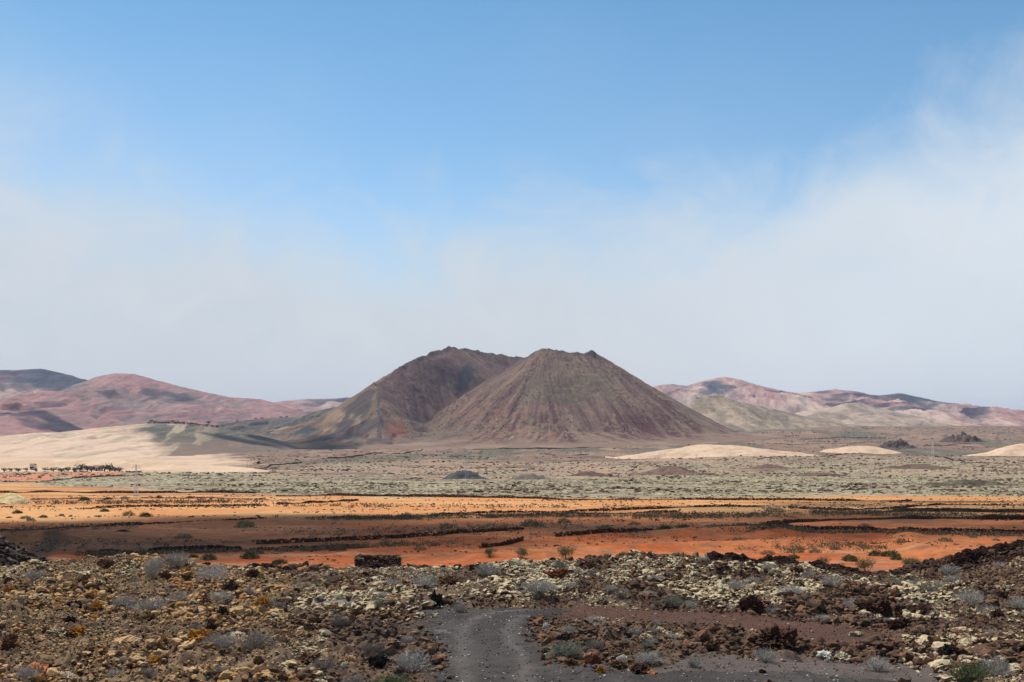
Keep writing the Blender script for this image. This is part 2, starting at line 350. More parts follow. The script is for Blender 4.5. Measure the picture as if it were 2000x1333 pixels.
    lb = np.interp(px, [-300, 300, 600, 1000, 1400, 1800, 2300], [895, 900, 905, 903, 893, 896, 900])
    c = mixc(c, br, sst(lb - py + (nC - 0.5) * 16, -6, 6))
    sa = np.tile(O_(212, 179, 152), (n, 1)); sa = mixc(sa, np.tile(O_(188, 156, 124), (n, 1)), sst(fbm(X / 30, Y / 120, 55, 4), 0.5, 0.66) * 0.6)
    c = mixc(c, sa, sst(470 - px + wob * 120 - np.abs(py - 905) * 2, -40, 40) * sst(Y, 840, 870) * (1 - sst(Y, 2600, 3000)))
    # the brick red strip in front of the farm
    c = mixc(c, np.tile(O_(198, 130, 96), (n, 1)), sst(py, 925, 928) * (1 - sst(py, 931 + 8 * (px < 100), 934 + 8 * (px < 100))) * (1 - sst(px, 220, 260)) * (Y > 400))
    return c

def rows():
    a = [np.linspace(-60, 20, 40), np.linspace(21, 27, 30), np.arange(27.1, 68, 0.085), np.geomspace(68, 110, 90), np.geomspace(110.4, 420, 430), np.geomspace(421.5, 2400, 330), np.geomspace(2420, 16000, 70), np.geomspace(17000, 60000, 12)]
    return np.concatenate(a)
yr = rows()
uc = np.concatenate([-np.geomspace(3.0, 0.47, 30)[:-1], np.linspace(-0.465, 0.465, 1120), np.geomspace(0.47, 3.0, 30)[1:]])
YY, UU = np.meshgrid(yr, uc, indexing='ij')
XX = UU * np.where(YY > 20, YY, 20)
X_, Y_ = XX.ravel(), YY.ravel()
Z_ = ground(X_, Y_)
rgb = ground_col(X_, np.maximum(Y_, 5.0), Z_)
link('ground', raw_mesh('ground', np.stack([X_, Y_, Z_ + Z0], 1), grid_faces(len(yr), len(uc)), rgb, True, M['ground']), kind='structure')
del XX, YY, UU, X_, Y_, Z_, rgb

# path: a thin sheet of black cinder lying 8 mm over the ground
ys = np.arange(20.0, 46.5, 0.09); xs = np.arange(-5.5, 12.0, 0.09)
Yg, Xg = np.meshgrid(ys, xs, indexing='ij'); Xf, Yf = Xg.ravel(), Yg.ravel()
pm = poly_mask(Xf, Yf, PATH, 0.8) + (fbm(Xf / 0.9, Yf / 0.9, 50, 4) - 0.5) * 1.3
Zf = ground(Xf, Yf) + 0.008
cc = np.tile(GREYT, (len(Xf), 1)); tr = fbm(Xf / 0.9, Yf / 4, 51, 4)
cc = mixc(cc, np.tile(O_(82, 75, 70), (len(Xf), 1)), sst(tr, 0.45, 0.65) * 0.8); cc = mixc(cc, np.tile(O_(58, 53, 50), (len(Xf), 1)), sst(fbm(Xf / 0.4, Yf / 0.4, 52, 3), 0.55, 0.72) * 0.7)
rd, _ = seg_dist(Xf, Yf, [fg(*p) for p in [(975, 1360), (958, 1275), (946, 1228), (985, 1200), (1090, 1192)]])
cc = mixc(cc, np.tile(O_(108, 99, 92), (len(Xf), 1)), np.exp(-((rd - 0.72 + (fbm(Xf, Yf, 53, 2) - .5) * .3) / 0.22) ** 2) * 0.55); cc = mixc(cc, np.tile(O_(66, 60, 56), (len(Xf), 1)), np.exp(-(rd / 0.35) ** 2) * 0.35)
kp = (pm.reshape(Xg.shape) > 0.5); kf = kp[:-1, :-1] & kp[1:, 1:] & kp[:-1, 1:] & kp[1:, :-1]
V = np.stack([Xf, Yf, Zf + Z0], 1); Fc = grid_faces(len(ys), len(xs), kf); V, Fc, cc = compact(V, Fc, cc)
link('path', raw_mesh('path', V, Fc, cc, True, M['path']), kind='structure')

# ------------------------------------------------------------------ volcano
K = lambda px, py, Y: ((px - 1000) / F * Y, Y, (850 - py) / F * Y)
RIDGE_R = [K(1052, 684, 3010), K(1062, 680, 2995), K(1085, 685, 2985), K(1125, 688, 2990), K(1163, 690, 3010), K(1180, 700, 3080), K(1150, 708, 3180)]
RIDGE_L = [K(1060, 700, 3330), K(1028, 698, 3330), K(985, 695, 3330), K(940, 687, 3300), K(905, 682, 3250), K(876, 677, 3190), K(855, 684, 3160), K(826, 694, 3110), K(800, 705, 3060), K(772, 722, 3010), K(745, 742, 2960), K(730, 758, 2900)]
SPUR = [K(730, 758, 2900), K(741, 780, 2840), K(746, 799, 2800), K(741, 826, 2720), K(744, 850, 2660), K(741, 862, 2600)]
SPUR2 = [K(876, 700, 3160), K(850, 745, 3060), K(820, 800, 2920)]
SPUR3 = [K(1045, 700, 3000), K(960, 782, 2840), K(930, 830, 2700)]
def ridge_h(X, Y, pts, s0, flat=330.0, s1=0.16):
    h = np.full(X.shape, -1e9); ang = np.zeros(X.shape); rad = np.zeros(X.shape)
    for i in range(len(pts) - 1):
        ax, ay, az_ = pts[i]; bx, by, bz = pts[i + 1]; L = (bx - ax) ** 2 + (by - ay) ** 2 + 1e-9
        t = np.clip(((X - ax) * (bx - ax) + (Y - ay) * (by - ay)) / L, 0, 1)
        qx, qy = ax + t * (bx - ax), ay + t * (by - ay); dd = np.hypot(X - qx, Y - qy)
        hh = az_ + (bz - az_) * t - np.where(dd < flat, s0 * dd, s0 * flat + s1 * (dd - flat))
        m = hh > h; h = np.where(m, hh, h); rad = np.where(m, dd, rad)
        ang = np.where(m, np.arctan2(Y - qy, X - qx) + (qx + qy) * 0.004, ang)
    return h, ang, rad
gx = np.arange(-760, 900, 2.6); gy = np.concatenate([np.arange(2380, 3360, 3.0), np.arange(3364, 3900, 12.0)])
Yg, Xg = np.meshgrid(gy, gx, indexing='ij'); Xf, Yf = Xg.ravel(), Yg.ravel()
wx = (fbm(Xf / 60, Yf / 60, 60, 3) - 0.5) * 16; wy = (fbm(Xf / 60, Yf / 60, 61, 3) - 0.5) * 16
hR, aR, rR = ridge_h(Xf + wx * 0.4, Yf + wy * 0.4, RIDGE_R, 0.585, 345, 0.20)
hL, aL, rL = ridge_h(Xf + wx * 0.5, Yf + wy * 0.5, RIDGE_L, 0.68, 330, 0.20)
hS, aS, rS = ridge_h(Xf + wx * .6, Yf + wy * .6, [(a, b, c + 12) for a, b, c in SPUR], 0.62, 140, 0.25)
hT, aT, rT = ridge_h(Xf + wx * .6, Yf + wy * .6, [K(775, 722, 3005), K(700, 800, 2880), K(650, 850, 2760)], 0.62, 140, 0.25); hS = np.maximum(hS, hT + 5)
hT, aT, rT = ridge_h(Xf + wx, Yf + wy, [K(745, 800, 2800), K(690, 835, 2700), K(640, 866, 2600)], 0.60, 120, 0.25); hS = np.maximum(hS, hT + 4)
h2, a2, r2 = ridge_h(Xf + wx, Yf + wy, SPUR2, 0.75, 200, 0.6)
h = np.maximum.reduce([hR, hL, hS])
right = (hR >= np.maximum(hL, hS)); spur = (hS > np.maximum(hR, hL))
ang = np.where(right, aR, np.where(spur, aS, aL)); rad = np.where(right, rR, np.where(spur, rS, rL))
gul = fbm(ang * 30, rad * 0.006, 62, 3); gul2 = fbm(ang * 9, rad * 0.004, 63, 3)
dep = sst(rad, 20, 200) * (1 - 0.4 * sst(rad, 300, 420))
h = h - dep * (np.abs(gul - 0.5) * -6 + 3 + (np.abs(gul2 - 0.5) * -20 + 7) * (1 - 0.5 * right))
vd, vp = seg_dist(Xf, Yf, [K(905, 730, 3120), K(880, 780, 2990), K(856, 826, 2840), K(846, 850, 2700)])
h = h - 38 * np.exp(-(vd / 66) ** 2) * sst(vp, 0.0, 0.6) * np.where(right, 0.0, 1.0) * sst(hL - hR, 0, 25)
h = h + (fbm(Xf / 34, Yf / 34, 64, 3) - 0.5) * 8 + (fbm(Xf / 7, Yf / 7, 65, 3) - 0.5) * 1.2
crestm = (1 - sst(rad, 0, 30)); h = h + crestm * (fbm(Xf / 9, Yf / 9, 66, 3) - 0.45) * 7
# rocky knob on the right end of the rim
kx, ky, _ = K(1157, 690, 3003); h = h + 9 * np.exp(-(((Xf - kx) / 9) ** 2 + ((Yf - ky) / 12) ** 2))
g = ground(Xf, Yf, False)
# skirt: a soft blend of cone and plain
kk = 19.0; m_ = np.maximum(h, g - 6); hz = m_ + kk * np.log(np.exp((h - m_) / kk) + np.exp((g - 6 - m_) / kk))
above = hz - g
VOLC = (gx, gy, hz.reshape(Xg.shape))
def vcol():
    n = len(Xf); px = PX(Xf, Yf); py = 850 - F * hz / Yf
    st = fbm(ang * 34, rad * 0.008, 70, 3); st2 = fbm(ang * 90, rad * 0.02, 71, 3); st3 = fbm(ang * 12, rad * 0.004, 72, 3)
    nz1 = fbm(Xf / 50, Yf / 50, 73, 4); nz2 = fbm(Xf / 9, Yf / 9, 74, 3)
    c = np.tile(O_(122, 98, 88), (n, 1))
    c = mixc(c, np.tile(O_(150, 122, 98), (n, 1)), sst(st, 0.48, 0.68) * 0.55); c = mixc(c, np.tile(O_(88, 62, 60), (n, 1)), sst(st, 0.46, 0.32) * 0.6)
    c = mixc(c, np.tile(O_(92, 66, 68), (n, 1)), sst(st3, 0.48, 0.66) * 0.75)
    low = sst(rad, 160, 300) * right
    c = mixc(c, np.tile(O_(88, 54, 58), (n, 1)), low * sst(st3 + 0.25 * (px > 1180) * (px < 1370) - 0.1, 0.42, 0.6) * 0.85)
    c = mixc(c, np.tile(O_(140, 98, 84), (n, 1)), low * sst(st, 0.5, 0.62) * (px < 1100) * 0.7)
    c = mixc(c, np.tile(O_(150, 124, 98), (n, 1)), sst(st2, 0.60, 0.74) * sst(st3, 0.40, 0.6) * 0.75)
    sp5 = fbm(Xf / 5, Yf / 5, 78, 3); c = mixc(c, np.tile(O_(150, 128, 100), (n, 1)), sst(sp5, 0.56, 0.7) * sst(nz1, 0.4, 0.6) * 0.7); c = mixc(c, np.tile(O_(78, 66, 58), (n, 1)), sst(sp5, 0.44, 0.3) * sst(nz1, 0.35, 0.6) * 0.8)
    c = mixc(c, np.tile(O_(172, 148, 118), (n, 1)), sst(st2 * 0.6 + nz2 * 0.4, 0.66, 0.76) * 0.7)
    c = mixc(c, np.tile(O_(150, 128, 110), (n, 1)), (1 - right * 1.0) * sst(fbm((px - py * .25) / 7, py / 60, 79, 3), 0.60, 0.72) * sst(py, 690, 720) * (px > 745) * 0.8)
    c = mixc(c, np.tile(O_(134, 116, 96), (n, 1)), right * sst(fbm((px - 1100 - (py - 690) * np.sign(px - 1100) * .9) / 10, py / 90, 80, 3), 0.56, 0.70) * 0.6)
    # outer tan flank on the left and dark streaks there
    lf = (1 - right * 1.0) * sst(742 + (nz1 - 0.5) * 20 - px, -6, 10)
    c = mixc(c, np.tile(O_(128, 106, 90), (n, 1)), lf * 0.9)
    sx = (px - 600) * 0.85 + (py - 860)                                   # along the flank
    c = mixc(c, np.tile(O_(80, 74, 74), (n, 1)), lf * sst(fbm((px * 0.62 + py) / 26, (px - py) / 110, 75, 3), 0.54, 0.64) * 0.85)
    c = mixc(c, np.tile(O_(166, 138, 112), (n, 1)), lf * sst(fbm((px * 0.62 + py) / 14, (px - py) / 60, 77, 3), 0.62, 0.72) * 0.7)
    # inner bowl: purplish brown, green floor, blue grey slide below the summit
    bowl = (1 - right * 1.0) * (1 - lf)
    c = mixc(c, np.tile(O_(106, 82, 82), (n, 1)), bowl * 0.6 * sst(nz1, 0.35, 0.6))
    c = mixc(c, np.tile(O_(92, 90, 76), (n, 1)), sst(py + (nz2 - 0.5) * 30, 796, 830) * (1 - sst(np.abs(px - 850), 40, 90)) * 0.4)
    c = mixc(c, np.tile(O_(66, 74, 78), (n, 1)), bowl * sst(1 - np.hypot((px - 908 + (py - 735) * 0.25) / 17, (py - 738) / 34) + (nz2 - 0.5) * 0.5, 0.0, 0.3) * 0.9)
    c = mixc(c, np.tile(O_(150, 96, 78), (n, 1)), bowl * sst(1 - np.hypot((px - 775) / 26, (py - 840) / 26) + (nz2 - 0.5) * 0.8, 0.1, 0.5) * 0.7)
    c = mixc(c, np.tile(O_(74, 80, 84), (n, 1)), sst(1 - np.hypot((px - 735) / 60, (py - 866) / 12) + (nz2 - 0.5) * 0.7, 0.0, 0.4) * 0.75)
    c = mixc(c, np.tile(O_(78, 78, 78), (n, 1)), (1 - right * 1.0) * sst(5 - np.abs(px - 740 - (py - 800) * 0.05) + (nz2 - 0.5) * 6, 0, 4) * sst(py, 752, 770) * 0.8)  # shade line along the spur ridge, painted into the slope colour
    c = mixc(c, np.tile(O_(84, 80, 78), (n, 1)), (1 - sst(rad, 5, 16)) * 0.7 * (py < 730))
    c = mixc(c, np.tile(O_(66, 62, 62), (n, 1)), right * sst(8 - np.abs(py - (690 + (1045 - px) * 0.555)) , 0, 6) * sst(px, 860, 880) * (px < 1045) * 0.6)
    # green-grey tint in the middle of the right cone
    c = mixc(c, np.tile(O_(104, 98, 78), (n, 1)), right * sst(1 - np.hypot((px - 1090) / 110, (py - 760) / 50) + (nz1 - 0.5), 0, 0.6) * 0.5)
    br = np.tile(BROWN, (n, 1)); br = mixc(br, np.tile(O_(150, 128, 108), (n, 1)), sst(fbm(Xf / 60, Yf / 60, 43, 4), 0.5, 0.66) * 0.8)
    return mixc(c, br, 1 - sst(above + (nz1 - 0.5) * 26 + (nz2 - 0.5) * 8, 5, 20))
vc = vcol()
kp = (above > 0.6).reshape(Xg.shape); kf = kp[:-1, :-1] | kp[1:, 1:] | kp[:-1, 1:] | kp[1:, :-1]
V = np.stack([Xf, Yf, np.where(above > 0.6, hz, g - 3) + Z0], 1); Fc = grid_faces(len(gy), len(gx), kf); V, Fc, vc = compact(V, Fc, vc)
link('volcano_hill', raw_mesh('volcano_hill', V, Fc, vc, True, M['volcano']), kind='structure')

# ------------------------------------------------------------------ hills and ranges: real relief, crest heights from the photo
def make_range(name, crest, Yc, df, db, zb, colf, amp=0.16, gw=320.0, seed=0, step=None, shape=1.25, mat='hills'):
    crest = np.array(crest, float); step = step or Yc / 1300.0
    x0 = (crest[0, 0] - 1000) / F * Yc; x1 = (crest[-1, 0] - 1000) / F * Yc
    xs = np.arange(x0, x1, step); ys = np.concatenate([Yc - df * np.linspace(1, 0, 170) ** 1.15, Yc + db * np.linspace(0.02, 1, 26)])
    Yg, Xg = np.meshgrid(ys, xs, indexing='ij'); Xf, Yf = Xg.ravel(), Yg.ravel()
    cz = (850 - np.interp(PX(Xf, Yc), crest[:, 0], crest[:, 1])) / F * Yc
    v = np.where(Yf < Yc, (Yf - (Yc - df)) / df, 1 - (Yf - Yc) / db); v = np.clip(v, 0, 1)
    wX = Xf + (fbm(Xf / gw, Yf / gw, seed + 5, 3) - 0.5) * gw * 1.2
    # spurs and gullies running down the slope
    r1 = 1 - np.abs(fbm(wX / gw, Yf / (gw * 3.2), seed + 1, 3) - 0.5) * 4; r2 = 1 - np.abs(fbm(wX / (gw * 0.3), Yf / (gw * 1.2), seed + 2, 3) - 0.5) * 4
    H = np.maximum(cz - zb, 0)
    s = v ** shape; env = np.sin(np.pi * np.clip(v, 0, 1) ** 0.9)
    hgt = H * s + H * env * amp * (r1 - 0.4) + H * env * amp * 0.38 * (r2 - 0.4) * sst(v, 0.0, 0.3)
    lim_ = H * (0.995 - 0.55 * (1 - v)); hgt = hgt * (1 - sst(v, 0.90, 1.0)) + lim_ * sst(v, 0.90, 1.0); hgt = np.where(hgt > lim_, lim_ - 0.0, hgt) + (fbm(Xf / 25, Yf / 25, seed + 3, 3) - 0.5) * step * 1.0
    z_ = zb + hgt - 3 * (1 - sst(v, 0, 0.06))
    c = colf(Xf, Yf, z_, v, r1, r2, PX(Xf, Yf), 850 - F * z_ / Yf)
    V = np.stack([Xf, Yf, z_ + Z0], 1); Fc = grid_faces(len(ys), len(xs))
    return link(name, raw_mesh(name, V, Fc, c, True, M[mat]), kind='structure')

def far_col(c1, c2, c3, sd, g_=0.5):
    def f(X, Y, Z, v, r1, r2, px, py):
        n = len(X); a = fbm(X / 260, Y / 900, sd, 4); b = fbm(X / 500, Y / 1200, sd + 3, 3); e = fbm(X / 60, Y / 320, sd + 6, 4, 0.6)
        c = np.tile(c1, (n, 1)); c = mixc(c, np.tile(c2, (n, 1)), sst(a, 0.42, 0.60)); c = mixc(c, np.tile(c3, (n, 1)), sst(-r1 + b * 0.9, -0.35, 0.25) * g_)
        c = mixc(c, np.tile(c2 * 1.15, (n, 1)), sst(e, 0.56, 0.7) * 0.5); h_ = fbm(X / 24, Y / 150, sd + 8, 4, 0.6); c = mixc(c, np.tile(c3, (n, 1)), sst(h_, 0.54, 0.72) * 0.55); return mixc(c, np.tile(c2 * 1.25, (n, 1)), sst(h_, 0.44, 0.30) * 0.35)
    return f
PINK = O_(178, 132, 122, 1.25); PALEP = O_(208, 176, 156, 1.25); GRN = O_(118, 114, 108, 1.3); ROSE = O_(162, 114, 106, 1.25)
make_range('hills', [(-420, 840), (-250, 760), (-120, 728), (0, 723), (40, 722), (80, 720), (120, 728), (165, 741), (200, 748), (260, 770), (330, 790), (430, 850)], 9200, 2900, 1500, 0, far_col(PINK, PALEP, GRN, 101), 0.19, 400, 11)
make_range('hills', [(-100, 850), (20, 812), (110, 778), (160, 752), (200, 735), (225, 729), (262, 730), (300, 741), (345, 753), (400, 766), (450, 776), (510, 780), (540, 789), (590, 806), (640, 830), (700, 850)], 7600, 2700, 1400, -6, far_col(ROSE, PINK, GRN, 111, 0.6), 0.20, 340, 12)
make_range('hills', [(-300, 845), (-150, 790), (-60, 785), (0, 800), (50, 806), (90, 797), (125, 795), (160, 806), (200, 826), (250, 848)], 5600, 1700, 900, -8, far_col(ROSE, PINK, GRN, 121, 0.3), 0.2, 300, 13)
make_range('hills', [(430, 850), (520, 788), (560, 783), (600, 779), (640, 779), (690, 776), (760, 772), (900, 780), (1100, 850)], 10500, 2600, 1200, 0, far_col(PALEP, PINK, GRN, 131), 0.19, 320, 14)
make_range('hills', [(1080, 850), (1240, 765), (1285, 753), (1310, 750), (1340, 754), (1380, 742), (1400, 738), (1418, 736), (1440, 741), (1480, 753), (1515, 761), (1550, 768), (1590, 765), (1630, 761), (1665, 764), (1700, 775), (1740, 770), (1752, 768), (1790, 777), (1830, 785), (1880, 794), (1940, 803), (2000, 811), (2200, 835), (2400, 850)], 9800, 3700, 1600, 2, far_col(PINK, PALEP, GRN, 141), 0.19, 340, 15)
make_range('hills', [(1290, 850), (1335, 798), (1360, 780), (1385, 772), (1410, 774), (1440, 784), (1480, 792), (1530, 804), (1590, 818), (1680, 836), (1760, 848)], 4700, 800, 500, 16, far_col(O_(140, 124, 104), O_(184, 158, 134), O_(118, 106, 88), 151, 0.7), 0.13, 150, 16)
make_range('hills', [(1440, 848), (1530, 815), (1580, 804), (1620, 796), (1650, 788), (1670, 786), (1700, 793), (1740, 803), (1800, 816), (1850, 827), (1920, 840), (2060, 850)], 5000, 900, 600, 18, far_col(O_(152, 134, 118), O_(186, 162, 142), O_(124, 112, 98), 161, 0.7), 0.13, 170, 17)

# the pale sand hill on the left, its green-brown shoulder and the tongue of sand in front
def sand_col(X, Y, Z, v, r1, r2, px, py):
    n = len(X); a = fbm(X / 90, Y / 500, 171, 4); b = fbm(X / 22, Y / 260, 172, 4, 0.6); e = fbm(X / 120, Y / 300, 173, 4)
    c = np.tile(O_(216, 185, 158), (n, 1)); c = mixc(c, np.tile(O_(202, 162, 136), (n, 1)), sst(e, 0.45, 0.62) * 0.7); c = mixc(c, np.tile(O_(154, 140, 114), (n, 1)), sst(b, 0.54, 0.68) * 0.6); f_ = fbm(X / 7, Y / 90, 175, 4, 0.6); c = mixc(c, np.tile(O_(164, 144, 116), (n, 1)), sst(f_, 0.54, 0.68) * 0.4)
    gr = np.tile(O_(112, 102, 88), (n, 1)); gr = mixc(gr, np.tile(O_(88, 88, 78), (n, 1)), sst(a, 0.42, 0.6)); gr = mixc(gr, np.tile(O_(128, 106, 92), (n, 1)), sst(py, 850, 868) * 0.8)
    gr = mixc(gr, np.tile(O_(186, 164, 136), (n, 1)), sst(fbm((px + py * 1.6) / 30, (px - py) / 60, 174, 5, 0.62) + 0.10 * (fbm(X / 12, Y / 120, 176, 3) - 0.5), 0.55, 0.63) * (1 - sst(px, 360, 450)) * 0.8)
    gr = mixc(gr, np.tile(O_(136, 122, 100), (n, 1)), sst(fbm(X / 9, Y / 110, 177, 4, 0.6), 0.52, 0.66) * 0.6)
    return mixc(c, gr, sst(px + (a - 0.5) * 130 + (880 - py) * 0.4, 285, 330))
def shoulder_col(X, Y, Z, v, r1, r2, px, py):
    n = len(X); a = fbm(X / 90, Y / 300, 181, 4); b = fbm(X / 16, Y / 120, 182, 4, 0.6)
    c = np.tile(O_(92, 90, 86), (n, 1)); c = mixc(c, np.tile(O_(70, 78, 82), (n, 1)), sst(a, 0.42, 0.6)); c = mixc(c, np.tile(O_(124, 110, 92), (n, 1)), sst(b, 0.5, 0.68) * 0.7)
    return mixc(c, np.tile(O_(128, 108, 94), (n, 1)), sst(py + (a - .5) * 16, 846, 856))
make_range('hills', [(330, 880), (400, 836), (440, 828), (480, 821), (540, 816), (590, 815), (612, 809), (630, 800), (650, 796), (675, 793), (720, 800), (800, 850)], 3400, 760, 400, -24, shoulder_col, 0.16, 70, 19, step=2.6, shape=0.8)
make_range('hills', [(-360, 905), (-150, 885), (0, 868), (60, 857), (130, 846), (200, 838), (250, 832), (290, 828), (340, 828), (400, 832), (440, 838), (490, 848), (550, 862), (610, 876), (680, 886), (760, 892)], 2650, 1150, 500, -31, sand_col, 0.12, 110, 18, step=2.4, shape=0.9, mat='sand')

def mound(name, cx, cy, rx, ry, h, col, rough=0.0, rs=8.0, seed=0, step=None, mat='sand', skew=0.0, kind='structure', flat=1.5, **tags):
    """a rounded hill or heap standing on the plain"""
    step = step or max(cy / F * 1.6, 0.12)
    xs = np.arange(-1.1 * rx, 1.1 * rx, step); ys = np.arange(-1.1 * ry, 1.1 * ry, step * 1.5)
    Yg, Xg = np.meshgrid(ys, xs, indexing='ij'); Xf, Yf = Xg.ravel(), Yg.ravel()
    r = np.hypot((Xf - skew * rx * (Yf / ry)) / rx, Yf / ry) * (1 + (fbm((Xf + cx) / (rx * 0.7), (Yf + cy) / (ry * 0.7), seed + 2, 4, 0.6) - 0.5) * 0.85)
    hh = h * (1 - sst(r, 0, 1.0)) ** (1 / flat) - 0.02 * h
    if rough: hh = hh + rough * (fbm((Xf + cx) / rs, (Yf + cy) / rs, seed, 4, 0.6) - 0.5) * 2 * np.clip(1.15 - r, 0, 1)
    g_ = ground(Xf + cx, Yf + cy, False); keep = hh > 0
    z_ = np.where(keep, g_ + hh, g_ - 0.3)
    kp = keep.reshape(Xg.shape); kf = kp[:-1, :-1] | kp[1:, 1:] | kp[:-1, 1:] | kp[1:, :-1]
    gzc = float(ground(np.array([cx]), np.array([cy]), False)[0])
    V = np.stack([Xf, Yf, z_ - gzc], 1); Fc = grid_faces(len(ys), len(xs), kf)
    if callable(col): C = col(Xf + cx, Yf + cy, hh)
    else:
        c0, c1 = col; C = mixc(np.tile(c0, (len(Xf), 1)), np.tile(c1, (len(Xf), 1)), sst(fbm((Xf + cx) / (rx * 0.15), (Yf + cy) / (rx * 0.15), seed + 9, 4), 0.42, 0.62))
    V, Fc, C = compact(V, Fc, C)
    return link(name, raw_mesh(name, V, Fc, C, True, M[mat]), loc=(cx, cy, gzc + Z0), kind=kind, **tags)
def mound_px(name, px, py, wpx, hpx, col, ryk=0.8, **kw):
    x_, y_ = ray(px, py); rx = wpx / 2 / F * y_; cyy = y_ + rx * ryk * 0.8
    return mound(name, (px - 1000) / F * cyy, cyy, rx * 1.05, rx * ryk, hpx / F * cyy, col, **kw)
SD = (O_(218, 187, 156), O_(206, 172, 140)); BL = (O_(72, 72, 74), O_(92, 88, 82)); LV = (O_(78, 62, 58), O_(104, 84, 74))
mound_px('dune', 1385, 894, 370, 25, SD, 0.7, seed=201, rough=0.6, rs=40)
mound_px('dune', 1520, 891, 130, 10, SD, 0.8, seed=204, rough=0.3, rs=40)
mound_px('dune', 1685, 884, 150, 12, SD, 0.9, seed=202, rough=0.4, rs=40)
mound_px('dune', 2010, 893, 230, 26, SD, 0.8, seed=203, rough=0.6, rs=40)
mound_px('dune', 120, 924, 780, 22, SD, 0.6, seed=206, rough=0.6, rs=50)
mound_px('dune', 20, 985, 90, 20, (O_(226, 196, 150), O_(190, 170, 110)), 0.8, seed=207, rough=0.5, rs=6)

# ------------------------------------------------------------------ rocks
rng = np.random.default_rng(7); random.seed(7)
def rock_variant(sub, seed, rough=0.34, edge=0.25):
    bm = bmesh.new(); bmesh.ops.create_icosphere(bm, subdivisions=sub, radius=1.0); off = Vector((seed * 7.3, seed * 1.7, seed * 3.1))
    for v in bm.verts:
        d_ = v.co.normalized(); k = 1 + rough * 1.6 * mnoise.noise(d_ * 1.2 + off) + rough * 0.9 * mnoise.noise(d_ * 2.9 + off) + (rough * 0.7 * mnoise.noise(d_ * 6.5 + off) if sub > 2 else 0)
        if sub == 1: k *= random.uniform(0.55, 1.4)
        elif sub == 2: k *= random.uniform(0.80, 1.18)
        c_ = d_ * k
        if sub > 2: c_ = c_ * (1 - 0.38 * abs(mnoise.noise(d_ * 3.4 + off)) * 1.2 - 0.22 * abs(mnoise.noise(d_ * 8 + off)) + 0.10 * mnoise.noise(d_ * 16 + off)); c_.z *= 1.0 + 0.35 * mnoise.noise(Vector((d_.x * 2, d_.y * 2, seed)))
        for j in range(3 if sub < 3 else 0):                  # broken faces
            pn = Vector((math.sin(seed + j * 2.1), math.cos(seed * 1.3 + j), math.sin(seed * 0.7 + j * 4))).normalized(); q = c_.dot(pn)
            if q > 0.72: c_ -= pn * (q - 0.72) * 0.85
        v.co = c_
    V_ = np.array([v.co[:] for v in bm.verts]); F_ = np.array([[v.index for v in f.verts] for f in bm.faces]); bm.free(); return V_, F_
RV = {1: [rock_variant(1, s, 0.5) for s in range(14)], 2: [rock_variant(2, s + 30, 0.46) for s in range(14)], 3: [rock_variant(5, s + 60, 0.36) for s in range(8)]}
def rots(n, tilt=None):
    q = rng.normal(size=(n, 4)); q /= np.linalg.norm(q, axis=1)[:, None]; w, x_, y_, z_ = q.T
    return np.stack([1 - 2 * (y_ * y_ + z_ * z_), 2 * (x_ * y_ - z_ * w), 2 * (x_ * z_ + y_ * w), 2 * (x_ * y_ + z_ * w), 1 - 2 * (x_ * x_ + z_ * z_), 2 * (y_ * z_ - x_ * w), 2 * (x_ * z_ - y_ * w), 2 * (y_ * z_ + x_ * w), 1 - 2 * (x_ * x_ + y_ * y_)], 1).reshape(n, 3, 3)
def rock_cloud(P_, S_, C_, sub=1):
    """many stones as one mesh: centres, radii (n,3), rgba"""
    n = len(P_); var = rng.integers(0, len(RV[sub]), n); Vs, Fs, Cs = [], [], []; off = 0
    for k, (V_, F_) in enumerate(RV[sub]):
        i = np.where(var == k)[0]
        if not len(i): continue
        Rm = rots(len(i)); v = np.einsum('nij,vj->nvi', Rm, V_) * S_[i][:, None, :] + P_[i][:, None, :]
        Vs.append(v.reshape(-1, 3)); Fs.append((F_[None] + (np.arange(len(i)) * len(V_))[:, None, None]).reshape(-1, 3) + off); off += v.shape[0] * v.shape[1]
        Cs.append(np.repeat(C_[i], len(V_), 0))
    return np.concatenate(Vs), np.concatenate(Fs), np.concatenate(Cs)

